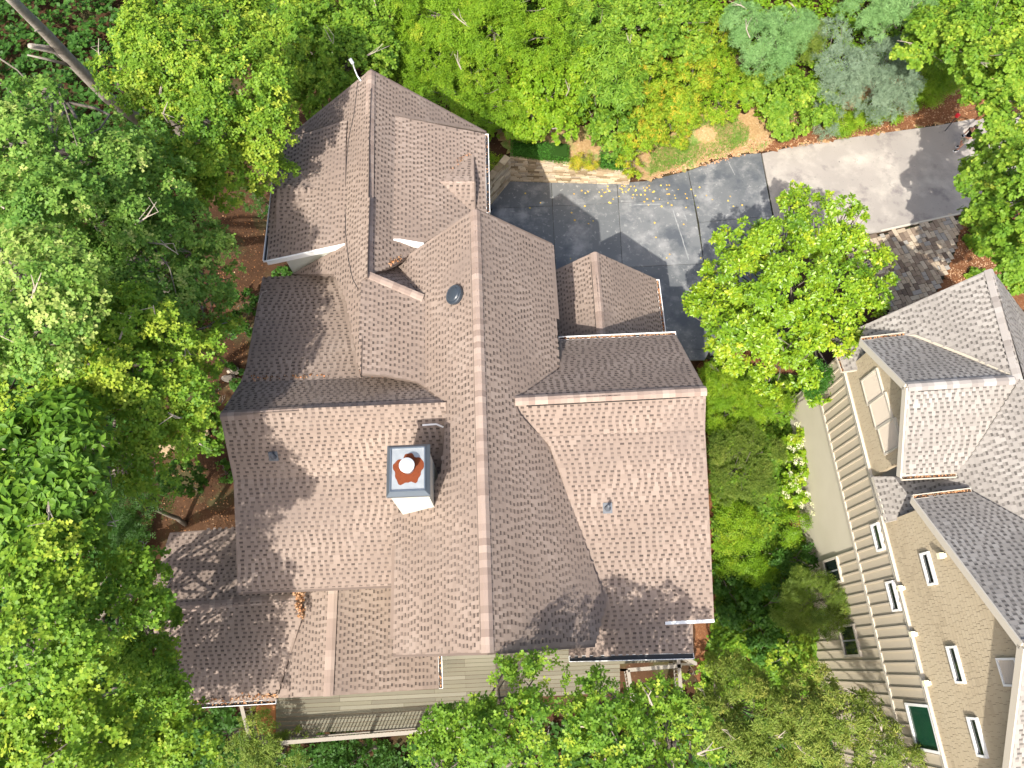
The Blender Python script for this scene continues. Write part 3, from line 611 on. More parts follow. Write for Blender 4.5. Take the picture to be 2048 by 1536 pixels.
# ------------------------------------------------------------------ deck
zD = 2.6
def flat(p, z=zD): return at(p[0], p[1], z)
deck = thing('deck', A.w(-2, -1.2, -3.5), 'weathered grey wood deck behind the house with railings', 'deck')
D0 = [(552,1380),(552,1476),(1010,1440),(1020,1400),(1240,1385),(1240,1330),(1370,1320),(1370,1180),(560,1180)]
Dp = [A.c(flat(p)) for p in D0]; P2 = [(p[0], -p[1]) for p in Dp]; bw = .145; y = min(p[1] for p in P2); y1 = max(p[1] for p in P2); rr = random.Random(5); bm = {}
while y < y1:
    for (l, r) in clip_rows(P2, y + bw / 2):
        x = l
        while x < r - .05:
            L = min(r - x, rr.choice([3.6, 4.8, 2.4])); m = MB(); m.box(A.w(x + L / 2, -(y + bw / 2), zD - .02), A.e1 * (L / 2 - .004), A.e2 * (bw / 2 - .006), (0, 0, .018), rr.random()); m.build('deck_board', M['deck'], deck); x += L
    y += bw
mb = MB(); pw = [flat(p, zD - .05) for p in [(512,1400),(512,1470),(551,1468),(551,1395)]]; mb.prism(pw, .05); mb.build('orange_lit_landing', M['litwood'], deck)
def rail(p, q, h=1.0, post=1.8, bal=.13, cap=.13, down=4):
    a, b = np.asarray(p, float), np.asarray(q, float); L = np.linalg.norm(b - a); d = (b - a) / L; up = np.array([0, 0, 1.0])
    m = MB(); m.bar(a + up * h, b + up * h, cap, .04); m.build('rail_cap', M['rail'], deck)
    m = MB(); m.bar(a + up * (h - .08), b + up * (h - .08), .04, .08); m.bar(a + up * .1, b + up * .1, .04, .08); m.build('rail_beam', M['rail'], deck)
    k = max(1, round(L / post))
    for i in range(k + 1): m = MB(); m.bar(a + d * L * i / k - up * down, a + d * L * i / k + up * (h - .02), .09, .09, up=(0, 1, 0)); m.build('rail_post', M['rail'], deck)
    k = int(L / bal); me = None
    for i in range(1, k):
        if me is None: m = MB(); m.box((0, 0, 0), (.018, 0, 0), (0, .018, 0), (0, 0, (h - .1) / 2)); me = raw_mesh('baluster', m.V, m.F, M['rail'], m.t)
        ob = link('baluster', me, deck); ob.location = Vector(a + d * L * i / k + up * (h / 2 + .0) - LOC[deck])
rp = [flat(p) for p in [(560,1482),(1012,1446)]]; rail(*rp); rail(flat((500,1405)), flat((518,1475)))
rail(flat((518,1478)), flat((560,1482))) ; rail(flat((1012,1446)), flat((1018,1400)))
rail(flat((1248,1340)), flat((1350,1332))); rail(flat((1248,1340)), flat((1258,1400))); rail(flat((1345,1310)), flat((1352,1400))); rail(flat((1352,1312)), flat((1380,1328)))
m = MB(); m.bar(flat((560,1478), zD - .2), flat((1012,1441), zD - .2), .05, .28); m.build('deck_rim', M['rail'], deck)
# ------------------------------------------------------------------ driveway, road, pavers
drive = link('driveway', None); drive['kind'] = 'structure'
def prism_part(name, pxs, z, th, m, parent, shrink=0, tone=.5):
    P = [at(x, y, z) for x, y in pxs]; c = sum(P) / len(P)
    if shrink: P = [p + (c - p) / np.linalg.norm(c - p) * shrink for p in P]
    mb = MB(); mb.prism(P, th, tone); return mb.build(name, m, parent)
J1, J2, J3, J4 = (1103,365), (1234,366), (1376,342), (1522,306)
slabs = [[(975,420),(1015,362),(1103,365),(1105,412),(985,416)], [(1103,365),(1234,366),(1237,406),(1105,412)], [(1234,366),(1290,362),(1376,342),(1387,397),(1237,406)],
 [(1376,342),(1430,322),(1490,308),(1522,306),(1545,432),(1398,445)],
 [(985,416),(1105,412),(1112,545),(1060,560),(960,470)], [(1105,412),(1237,406),(1245,535),(1112,545)], [(1237,406),(1387,397),(1408,527),(1245,535)], [(1398,445),(1545,432),(1575,590),(1412,560)],
 [(1050,560),(1112,545),(1245,535),(1252,690),(1060,690)], [(1245,535),(1408,527),(1420,700),(1252,690)], [(1412,560),(1575,590),(1570,680),(1420,712)], [(1252,690),(1420,700),(1410,720),(1300,720)]]
for i, s in enumerate(slabs): prism_part('slab', s, .02, .12, M['slab'], drive, .016, [.3,.5,.45,.55,.2,.4,.8,.6,.2,.3,.3,.3][i])
o = prism_part('driveway_joint', [(965,425),(1015,358),(1290,366),(1376,344),(1522,307),(1580,590),(1420,718),(1050,700)], -.022, .05, M['joint'], drive)
rr = random.Random(9); st = MB()
def streak(x0, y0, x1, y1, w, z=.0245):
    a, b = at(x0, y0, z), at(x1, y1, z); d = b - a; L = np.linalg.norm(d); d /= L; x = np.array([-d[1], d[0], 0]); n = 10
    q = [a + d * L * i / n + x * w * (.3 + rr.random() * .7) for i in range(n + 1)] + [a + d * L * i / n - x * w * (.3 + rr.random() * .7) for i in range(n, -1, -1)]
    st.add(q, [list(range(len(q)))])
for s in ((1346,420,1378,520,.045),(1367,425,1374,442,.035),(1296,497,1304,515,.03),(1258,410,1322,408,.04),(1455,320,1470,350,.03)): streak(*s)
st.build('lime_streak', M['streak'], drive)
road = link('road', None); road['kind'] = 'structure'
prism_part('asphalt', [(1524,307),(1600,290),(1750,268),(1870,252),(1960,235),(2150,215),(2160,380),(2000,410),(1915,427),(1762,463),(1650,480),(1560,492),(1548,432)], .0, .1, M['asphalt'], road)
mb = MB(); mb.bar(at(1762,462,.0), at(1920,427,.0), .09, .09); mb.build('edging_strip', M['trim'], road)
patio = thing('paver_patio', at(1830,520,-.1), 'tumbled tan and brown stone paver apron between the road and the grey house', 'paving')
PP = [at(*p, 0) for p in [(1700,480),(1762,468),(1908,431),(1924,440),(1912,500),(1895,540),(1868,596),(1790,640),(1740,560),(1700,540)]]
P2 = np.array([A.c(p)[:2] for p in PP]); ang = R_(14); ca_, sa_ = math.cos(ang), math.sin(ang); Rm = np.array([[ca_, -sa_], [sa_, ca_]]); Pr = P2 @ Rm
def pin(x, y, P):
    c = False; j = len(P) - 1
    for i in range(len(P)):
        if (P[i][1] > y) != (P[j][1] > y) and x < (P[j][0] - P[i][0]) * (y - P[i][1]) / (P[j][1] - P[i][1]) + P[i][0]: c = not c
        j = i
    return c
cell = .122; x0, y0 = Pr.min(0); nx, ny = (np.ceil((Pr.max(0) - Pr.min(0)) / cell)).astype(int); occ = np.zeros((nx + 4, ny + 4), bool); cnt = 0; pm = []
for j in range(ny):
    for i in range(nx):
        if occ[i, j]: continue
        for (w, h) in rr.sample([(2, 2), (2, 2), (3, 2), (2, 3), (2, 2), (4, 2), (2, 4)], 5) + [(2, 1), (1, 2), (1, 1)]:
            if not occ[i:i + w, j:j + h].any(): break
        occ[i:i + w, j:j + h] = True; cx, cy = x0 + (i + w / 2) * cell, y0 + (j + h / 2) * cell
        if not pin(cx, cy, Pr): continue
        m = MB(); hx, hy = w * cell / 2 - .009, h * cell / 2 - .009; zt = rr.uniform(-.004, .012); bv = .014; q = np.array([cx, cy]) @ Rm.T; 
        V = [(-hx, -hy, -.06), (hx, -hy, -.06), (hx, hy, -.06), (-hx, hy, -.06), (-hx, -hy, -.01), (hx, -hy, -.01), (hx, hy, -.01), (-hx, hy, -.01), (-hx + bv, -hy + bv, 0), (hx - bv, -hy + bv, 0), (hx - bv, hy - bv, 0), (-hx + bv, hy - bv, 0)]
        V = [(v[0] + rr.uniform(-.006, .006), v[1] + rr.uniform(-.006, .006), v[2]) for v in V]
        m.add(V, [(8, 9, 10, 11)] + [(a, (a + 1) % 4, (a + 1) % 4 + 4, a + 4) for a in range(4)] + [(4 + a, 4 + (a + 1) % 4, 8 + (a + 1) % 4, 8 + a) for a in range(4)], rr.choice([.05, .2, .3, .45, .55, .6, .7, .75, 1.0]) + rr.uniform(-.04, .0)); cnt += 1
        pm.append((q, zt, ang + R_(rr.uniform(-2.5, 2.5)), m))
vis = [p for p in pm]; vis.sort(key=lambda p: -p[0][1]); rest = MB()
for k, (q, zt, rot, m) in enumerate(vis):
    w_ = A.w(q[0], q[1], zt); rz = rot + R_(2.5) + 0
    if k < 300:
        ob = link('paver', raw_mesh('paver', m.V, m.F, M['paver'], m.t), patio); ob.location = Vector(w_ - LOC[patio]); ob.rotation_euler = (0, 0, rz)
    else:
        c, s = math.cos(rz), math.sin(rz); rest.add([(w_[0] + v[0] * c - v[1] * s, w_[1] + v[0] * s + v[1] * c, w_[2] + v[2]) for v in m.V], m.F, m.t[0])
if rest.V: rest.build('pavers', M['paver'], patio, kind='stuff')
mb = MB(); mb.prism([p + [0, 0, -.03] for p in PP], .1); mb.build('paver_bed', M['joint'], patio)
# ------------------------------------------------------------------ stone retaining wall
rw = thing('retaining_wall', at(1020, 362, 0), 'tan stacked stone retaining wall holding the planted bank above the driveway', 'wall')
def stonewall(p0, p1, h0, h1, seed, th=.4):
    a, b = at(*p0, -.05), at(*p1, -.05); L = np.linalg.norm(b - a); d = (b - a) / L; nrm = np.array([d[1], -d[0], 0]); r = random.Random(seed); up = np.array([0, 0, 1.])
    m = MB(); m.ext([a, b, b + up * (h1 - .02), a + up * (h0 - .02)], -nrm * th); m.build('wall_core', M['joint'], rw)
    v = 0
    while v < max(h0, h1):
        hh = r.uniform(.10, .2); u = -r.random() * .2
        while u < L:
            w = r.uniform(.22, .62); u0, u1 = max(0, u), min(L, u + w); um = (u0 + u1) / 2; top = h0 + (h1 - h0) * um / L
            if u1 - u0 > .06 and v < top - .04:
                h2 = min(hh, top - v + .02); c = a + d * um + up * (v + h2 / 2) + nrm * (r.uniform(-.01, .03))
                m = MB(); m.box(c - nrm * .05, d * ((u1 - u0) / 2 - .008), up * (h2 / 2 - .007), nrm * .09, r.random())
                for q in m.V: 
                    for k in range(3): q[k] += r.uniform(-.008, .008)
                m.build('stone', M['wallstone'], rw)
            u += w
        v += hh
    n = int(L / .45)
    for i in range(n):
        u0, u1 = L * i / n, L * (i + 1) / n; t0, t1 = h0 + (h1 - h0) * u0 / L, h0 + (h1 - h0) * u1 / L
        m = MB(); m.ext([a + d * (u0 + .008) + up * t0, a + d * (u1 - .008) + up * t1, a + d * (u1 - .008) + up * (t1 + .06), a + d * (u0 + .008) + up * (t0 + .06)], -nrm * (th - .05), r.random())
        for q in m.V: q[0] += nrm[0] * .04; q[1] += nrm[1] * .04
        m.build('cap_stone', M['wallstone'], rw)
b_ = A.c(at(1020, 363, 0))[1]; hA = A.solve((1020, 316), 1, b_); b_ = A.c(at(1255, 369, 0))[1]; hB = A.solve((1255, 350), 1, b_)
print('wall h', hA, hB)
stonewall((1020,363), (1258,369), hA, max(.35, hB), 1); stonewall((972,420), (1020,363), hA, hA, 2)
# ------------------------------------------------------------------ the grey neighbouring house
zt = 6.0; aR = B.c(at(1690, 743, zt))[0]; nb = B.w(aR + 5, B.c(at(1780, 1040, zt))[1], -3)
nh = thing('neighbour_house', nb, 'tan sided house with light grey shingle roofs, louvred gable and batten walls', 'house')
rg = Roof(nh, M['gshingle'], M['gcap'], M['trim'], .15)
bw_ = lambda p, z=zt: B.c(at(p[0], p[1], z))[1]
oh = .4; pW = B.vplane(aR); pO = B.vplane(aR - oh)
hA_ = B.c(hit((1668, 677), pO)); zRr = B.solve((1982, 537), 1, hA_[1]); aRr = B.c(at(1982, 537, zRr))[0]; zRr = 10.5; aRr = B.c(at(2042, 757, zRr))[0]; kR = (zRr - hA_[2]) / (aRr - hA_[0]); pR = B.plane(hA_[0], 0, hA_[2], kR, 0)
sA, sN, sS = [B.c(hit(p, pO)) for p in ((1815,772), (1724,681), (1803,952))]; gA, gN = [B.c(hit(p, pO)) for p in ((2050,1292), (1828,998))]
kn = (sA[2] - sN[2]) / (sN[1] - sA[1]); ks = (sA[2] - sS[2]) / (sA[1] - sS[1]); kg = (gA[2] - gN[2]) / (gN[1] - gA[1])
print('R', hA_, zRr, kR, 'small', sA, sN, sS, kn, ks, 'big', gA, gN, kg)
pSN = B.plane(0, sA[1], sA[2], 0, -kn); pSS = B.plane(0, sA[1], sA[2], 0, ks); pGN = B.plane(0, gA[1], gA[2], 0, -kg); pGS = B.plane(0, gA[1], gA[2], 0, kg)
pRE = B.plane(aRr, 0, zRr, -kR, 0)
rg.slope(hits([(1982,537),(2040,757),(1940,712),(1830,669),(1724,682),(1748,735),(1690,743),(1668,677)], pR))
q0, q1 = B.c(hit((1982,537), pR)), B.c(hit((2042,757), pR)); rg.slope([B.w(*q0), B.w(*q1), B.w(q1[0] + 5, q1[1] - 5, q1[2] - 5 * kR), B.w(q0[0] + 5, q0[1], q0[2] - 5 * kR)])
rg.slope(hits([(1815,772),(2042,757),(1832,669),(1724,681)], pSN)); rg.slope(hits([(1815,772),(2042,757),(1943,912),(1912,946),(1803,952)], pSS))
rg.slope(hits([(1746,953),(1803,953),(1912,945),(1943,912),(2042,757),(2150,800),(2330,1200),(2048,1040),(1946,984),(1832,1000),(1812,1036),(1773,1045)], pR))
rg.slope(hits([(1828,998),(1946,984),(2048,1041),(2330,1190),(2360,1277),(2050,1292)], pGN)); rg.slope([B.w(*gA), B.w(gA[0] + 6, gA[1], gA[2]), B.w(gA[0] + 6, gA[1] - 7.5, gA[2] - 7.5 * kg), B.w(gA[0], gA[1] - 7.5, gA[2] - 7.5 * kg)])
rg.caps(hit((1982,538), pR), hit((2042,757), pR), .17, kR, kR, seed=11)
rg.caps(hit((1816,772), pSN), hit((2040,757), pSN), .17, kn, ks, seed=12)
rg.caps(hit((2051,1292), pGN), hit((2350,1277), pGN), .17, kg, kg, seed=13)
rg.finish(200)
bS_end = bw_((1893, 1495)) - 7
# walls
def wallpoly(pts, name, m, th=.25, off=0):
    mb = MB(); mb.ext([B.w(aR + off, b, z) for b, z in pts], B.e1 * th); return mb.build(name, m, nh)
zr_ = lambda pl, b, a=None: (pl[1] - pl[0] @ B.w(aR if a is None else a, b, 0)) / pl[0][2]
b1, b2 = bw_((1690, 743)), bw_((1743, 953)); b3 = bw_((1774, 1045)); bNW = hA_[1] - .4
small = [(b1, zt), (b1, zr_(pSN, b1) - .2), (sA[1], zr_(pSN, sA[1]) - .22), (b2, zr_(pSS, b2) - .2), (b2, zt)]
zl = lambda b: max(zr_(pGS, b) - .2, zt)
big = [(b3, zt), (b3, zr_(pGN, b3) - .2), (gA[1], gA[2] - .22), (bS_end, max(zt + .2, zr_(pGS, bS_end) - .2)), (bS_end, zt)]
wallpoly(small, 'gable_wall', M['shake'], .2, .02); wallpoly(big, 'gable_wall', M['shake'], .2, .02)
shake_rows = []; sb = []; sp = []
for g in (small, big):
    r = Rows(.17, (.10, .26), (.008, .014), .02); b = MB(); r.run([B.w(aR, bb, z) for bb, z in g], b, 5, vertical=-B.e1); shake_rows.append(r); sb.append(b); sp.append([c for c in nh.children if c.name.startswith('gable_wall')][len(sp)])
rest_ = shingle_parts(shake_rows, sp, M['shake'], 100, 'shake')
for r, b, p, tl in zip(shake_rows, sb, sp, rest_):
    for tb in tl: r.emit(b, tb)
    b.build('shakes', M['shake'], p, kind='stuff')
zb = 3.4; mbw = wallpoly([(bNW, zb), (bNW, zt), (bS_end, zt), (bS_end, zb)], 'board_wall', M['board'], .3)
bF = bw_((1700, 1098), zb); zlow = -4
wallpoly([(bNW, zlow), (bNW, zb), (bF, zb), (bF, zlow)], 'foundation_wall', M['conc'], .3, .03)
wallpoly([(bF, zlow), (bF, zb), (bS_end, zb), (bS_end, zlow)], 'board_wall', M['board'], .3, .0)
# body of the house behind
mb = MB(); pr = [(bS_end, zlow), (bS_end, 6.2), (bNW - .02, 6.2), (bNW - .02, zlow)]; mb.ext([B.w(aR + .3, b, z) for b, z in pr], B.e1 * 10); mb.build('wall', M['board'], nh)
mb = MB(); mb.ext([B.w(aR + .3, bNW - .02, 6.2), B.w(aRr, bNW - .02, zRr - .3), B.w(aRr + 4, bNW - .02, zRr - .3 - 4 * kR)], -B.e2 * .3); mb.build('wall', M['shake'], nh)
ba = MB(); me_ = {}
def batten(b, z0, z1):
    k = round(z1 - z0, 2)
    if k not in me_: m = MB(); m.box((0, 0, 0), B.e2 * .032, B.e1 * .022, (0, 0, k / 2)); me_[k] = raw_mesh('batten', m.V, m.F, M['batten'], m.t)
    o = link('batten', me_[k], nh); o.location = Vector(B.w(aR - .022, b, (z0 + z1) / 2) - LOC[nh])
def onwall(p): c = B.c(hit(p, pW)); return c[1], c[2]
WINS = [(onwall(p), w, h) for p, w, h in (((1758,1074),1.0,.55), ((1789,1192),1.05,.55), ((1667,1142),1.05,1.5), ((1701,1281),1.25,1.5), ((1849,1455),1.5,1.6))]
def batten_run(b, lo, hi):
    cuts = [(z - h / 2, z + h / 2) for (wb, z), w, h in WINS if abs(wb - b) < w / 2 + .03 and lo < z < hi]
    if not cuts: batten(b, lo, hi); return
    c = cuts[0]
    if c[0] - lo > .1: batten(b, lo, c[0])
    if hi - c[1] > .1: batten(b, c[1], hi)
b = bNW - .1
while b > bS_end: batten_run(b, zb + .09, zt - .14); b -= .41
b = bF - .05
while b > bS_end: batten_run(b, zlow, zb - .09); b -= .41
for z, hh, w in ((zt - .03, .22, .06), (zb, .16, .05)):
    m = MB(); m.box(B.w(aR - w / 2, (bNW + bS_end) / 2, z), B.e1 * w / 2, B.e2 * (bNW - bS_end) / 2, (0, 0, hh / 2)); m.build('trim_board', M['trim'], nh)
m = MB(); m.box(B.w(aR - .05, (bNW + bS_end) / 2, zt + .10), B.e1 * .07, B.e2 * (bNW - bS_end) / 2, (0, 0, .018)); m.build('drip_cap', M['trim'], nh)
# barge boards on the gables and eave gutters
def barge(p, q, h=.24, m='trim'): 
    m_ = MB(); a, b = B.w(*p), B.w(*q); m_.bar(a - np.array([0, 0, h / 2 - .01]) - B.e1 * .03, b - np.array([0, 0, h / 2 - .01]) - B.e1 * .03, .05, h); m_.build('barge_board', M[m], nh)
barge(sA, sN); barge(sA, sS); barge(gA, gN); barge(gA, (gA[0], gA[1] - 8, gA[2] - 8 * kg))
rg_n = B.e2
gutter(nh, hit((1724,681), pSN), hit((1828,669), pSN), B.e2, M['trim'], debris=60); gutter(nh, hit((1803,952), pSS), hit((1912,946), pSS), -B.e2, M['trim'], debris=60)
gutter(nh, hit((1828,998), pGN), hit((1944,984), pGN), B.e2, M['trim'], debris=60); gutter(nh, hit((1668,678), pR), hit((1690,743), pR), -B.e1, M['trim'], debris=60)
# louvre panels
def onwall(p): c = B.c(hit(p, pW)); return c[1], c[2]
def rectpart(b, z, w, h, name, frame, pane, depth=.05, fw=.07, slats=0):
    c = B.w(aR - .02, b, z); up = np.array([0, 0, 1.]); f = MB()
    for s_ in (-1, 1): f.box(c + B.e2 * s_ * (w / 2 - fw / 2) - B.e1 * depth / 2, B.e1 * depth, B.e2 * fw / 2, up * h / 2); f.box(c + up * s_ * (h / 2 - fw / 2) - B.e1 * depth / 2, B.e1 * (depth + .002), B.e2 * (w / 2 - fw), up * fw / 2)
    o = f.build(name, frame, nh); p = MB(); p.box(c, B.e1 * .018, B.e2 * (w / 2 - fw), up * (h / 2 - fw)); p.build('pane' if not slats else 'panel', pane if not slats else M['louverback'], o)
    if slats:
        n = int((h - 2 * fw) / slats)
        sm = MB(); sm.box((0, 0, 0), B.e2 * (w / 2 - fw), -B.e1 * .018 - up * .018, (-B.e1 * .0 + up * .006)); me = raw_mesh('slat', sm.V, sm.F, M['louver'], sm.t)
        for i in range(n): q = link('slat', me, o); q.location = Vector(c + up * (-h / 2 + fw + (i + .5) * slats) - B.e1 * .035 - LOC[nh])
    return o
lz = [onwall(p) for p in ((1748,774), (1765,822), (1783,873))]
for (b, z) in lz: rectpart(b, z, 1.02, 1.25, 'louver', M['trim'], M['louver'], .05, .06, .075)
for p, w, h in (((1860,1137),1.05,.5), ((1915,1329),1.1,.5), ((1958,1474),1.1,.5), ((1758,1074),1.0,.55), ((1789,1192),1.05,.55)):
    b, z = onwall(p); rectpart(b, z, w, h, 'window', M['white'], M['glass'])
b, z = onwall((2024,1344)); rectpart(b, z, .75, .85, 'gable_vent', M['white'], M['louver'], .05, .06, .08)
for p, w, h in (((1667,1142),1.05,1.5), ((1701,1281),1.25,1.5)):
    b, z = onwall(p); o = rectpart(b, z, w, h, 'window', M['trim'], M['glass'], .05, .09)
    m = MB(); m.box(B.w(aR - .03, b, z), B.e1 * .02, B.e2 * .03, (0, 0, h / 2 - .09)); m.build('mullion', M['curtain'], o)
b, z = onwall((1849,1455)); rectpart(b, z, 1.5, 1.6, 'window', M['white'], M['greenglass'], .05, .09)
for p in ((1808,1176),(1833,1268),(1860,1366),(1890,1111)):
    b, z = onwall(p); m = MB(); m.box(B.w(aR - .14, b, z), B.e1 * .08, B.e2 * .09, (0, 0, .08)); m.box(B.w(aR - .04, b, z), B.e1 * .03, B.e2 * .06, (0, 0, .11)); m.build('wall_light', M['lightfix'], nh)
b, z = onwall((1950,1488)); m = MB(); q = B.w(aR, b, z); m.tube([q, q + (at(1994,1483, z + .4) - q)], .025, 6); m.build('flag_pole', M['white'], nh)
# ------------------------------------------------------------------ foliage
def leaf_template(kind):
    """vertices (x along the leaf 0..1, y across, z up) and triangles"""
    if kind == 'oak':
        V = [(0, 0, 0), (.48, 0, .02), (.40, 0, .02), (1, 0, -.12), (.34, .30, .07), (.76, .27, .0), (.34, -.30, .07), (.76, -.27, .0)]
        Fc = [(0, 1, 4), (2, 3, 5), (0, 6, 1), (2, 7, 3)]
    elif kind == 'maple':
        V = [(0, 0, 0), (.55, 0, .03), (.3, 0, .03), (1, 0, -.1), (.22, .46, .05), (.70, .44, -.02), (.22, -.46, .05), (.70, -.44, -.02)]
        Fc = [(0, 1, 4), (2, 3, 5), (0, 6, 1), (2, 7, 3)]
    elif kind == 'oval':
        V = [(0, 0, 0), (1, 0, -.12), (.5, .25, .05), (.5, -.25, .05)]
        Fc = [(0, 1, 2), (0, 3, 1)]
    elif kind == 'lance':
        V = [(0, 0, 0), (.45, .13, .03), (1, 0, -.15), (.45, -.13, .03)]
        Fc = [(0, 2, 1), (0, 3, 2)]
    elif kind == 'needle':
        V = [(0, 0, 0), (.4, .05, .01), (1, 0, -.05), (.4, -.05, .01)]; Fc = [(0, 3, 2), (0, 2, 1)]
    elif kind == 'frond':       # a flat feathered spray
        V = [(0, 0, 0), (1, 0, -.18)]; Fc = []
        for i, x in enumerate((.1, .38, .66)):
            w = .30 * (1 - x * .6); k = len(V); V += [(x, 0, -.05 * x), (x + .12, 0, -.07 * x), (x + .18, w, .01), (x + .18, -w, .01)]; Fc += [(k, k + 1, k + 2), (k, k + 3, k + 1)]
    return np.array(V, float), np.array(Fc, int)
TPL = {k: leaf_template(k) for k in ('oak', 'maple', 'oval', 'lance', 'needle', 'frond')}
def norm(v): return v / (np.linalg.norm(v, axis=-1, keepdims=True) + 1e-9)
def leaves(P, D, N, size, kind, width=1.0):
    Vt, Ft = TPL[kind]; n = len(P); D = norm(D); N = norm(N - D * (N * D).sum(1, keepdims=True)); S = np.cross(N, D)
    sz = size[:, None, None]
    V = P[:, None] + sz * (Vt[None, :, 0:1] * D[:, None] + Vt[None, :, 1:2] * width * S[:, None] + Vt[None, :, 2:3] * N[:, None])
    Fc = Ft[None] + (np.arange(n) * len(Vt))[:, None, None]
    return V.reshape(-1, 3), Fc.reshape(-1, 3), len(Ft)
def foliage(lobes, spec, seed):
    """lobes: (centre, radius, flat) ; returns vertices, faces, tone of leaf sprays covering the crown"""
    g = np.random.default_rng(seed); k = spec.get('leaf', 'oak'); L0 = spec.get('size', .13); per = spec.get('per', 9); gap = spec.get('gap', .27); out = []
    C = np.array([l[0] for l in lobes]); Rd = np.array([l[1] for l in lobes]); Fl = np.array([l[2] if len(l) > 2 else .7 for l in lobes])
    tips = []; nrms = []; tn = []
    for i in range(len(lobes)):
        # sub-clumps on the lobe
        r = Rd[i]; nsub = max(3, int((r / spec.get('clump', .75)) ** 2 * 5)); d = norm(g.normal(size=(nsub, 3))); d[:, 2] = np.abs(d[:, 2]) * .95 - .18; d = norm(d)
        sc = C[i] + d * np.array([r, r, r * Fl[i]]) * (.70 + .22 * g.random((nsub, 1))); sr = spec.get('clump', .75) * (.55 + .6 * g.random(nsub)) * min(1, r / .9)
        for j in range(nsub):
            m = max(3, int(2 * math.pi * sr[j] ** 2 * .8 / gap ** 2)); e = norm(g.normal(size=(m, 3)) + d[j] * .7 + np.array([0, 0, .5]))
            e = e[e[:, 2] > -.25]; m = len(e)
            p = sc[j] + e * sr[j] * (np.array([1, 1, .8])) * (.80 + .35 * g.random((m, 1))); tips.append(p); nrms.append(norm(e + np.array([0, 0, .55]))); tn.append(np.full(m, g.normal(0, .10)) + g.normal(0, .06, m))
        # inner leaves
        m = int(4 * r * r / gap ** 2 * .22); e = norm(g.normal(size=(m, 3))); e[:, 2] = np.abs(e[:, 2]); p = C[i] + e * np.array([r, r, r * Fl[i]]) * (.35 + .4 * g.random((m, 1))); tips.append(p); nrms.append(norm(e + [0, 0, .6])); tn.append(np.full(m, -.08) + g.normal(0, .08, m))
    P = np.concatenate(tips); Nn = np.concatenate(nrms); tn = np.concatenate(tn)
    # drop tips buried in other lobes
    keep = np.ones(len(P), bool)
    for i in range(len(lobes)):
        q = (P - C[i]) / np.array([Rd[i], Rd[i], Rd[i] * Fl[i]]); keep &= ~((q ** 2).sum(1) < .30) | (g.random(len(P)) < .12)
    rz = (H - P[:, 2]) * math.cos(T) + P[:, 1] * math.sin(T); ru = np.abs(P[:, 0] * F / rz) / 1024; rv = np.abs((P[:, 1] * math.cos(T) - (H - P[:, 2]) * math.sin(T)) * F / rz) / 768
    keep &= (ru < 1.12) & (rv < 1.14)
    P, Nn, tn = P[keep], Nn[keep], tn[keep]; n = len(P)
    # leaf rosettes
    a = norm(np.cross(Nn, g.normal(size=(n, 3)))); b = np.cross(Nn, a); ph = np.arange(per) * 2.4; az = ph[None] + g.random((n, 1)) * 6.28 + g.normal(0, .25, (n, per))
    lift = spec.get('lift', .35) + g.normal(0, .28, (n, per)) - (np.arange(per) / per * .5)[None] + .2
    D = (a[:, None] * np.cos(az)[..., None] + b[:, None] * np.sin(az)[..., None]) * np.cos(lift)[..., None] + Nn[:, None] * np.sin(lift)[..., None]
    D[..., 2] -= spec.get('droop', .12); off = np.arange(per) / per * spec.get('stem', .10)
    Q = P[:, None] - Nn[:, None] * off[None, :, None] + D * .015; up = Nn[:, None] + g.normal(0, .35, (n, per, 3)) + np.array([0, 0, .25])
    size = L0 * (.65 + .6 * g.random((n, per))); V, Fc, nf = leaves(Q.reshape(-1, 3), D.reshape(-1, 3), up.reshape(-1, 3), size.ravel(), k, spec.get('width', 1.0))
    tone = np.repeat((spec.get('tone', .42) + tn[:, None] + g.normal(0, .09, (n, per))).ravel(), nf); 
    if spec.get('rare'):
        rr_ = np.repeat(g.random(n) < spec['rare'], per * nf); tone[rr_] = .98
    return V, Fc, np.clip(tone, 0.01, .99).astype(np.float32)
def smooth_path(a, b, g, n=6, bow=.12):
    t = np.linspace(0, 1, n)[:, None]; L = np.linalg.norm(b - a); off = g.normal(size=3) * L * bow
    return a * (1 - t) + b * t + np.sin(t * math.pi) * off + np.concatenate([[[0, 0, 0]], g.normal(0, L * .008, (n - 2, 3)), [[0, 0, 0]]])
LEAFN = [0]; LEAFL = []
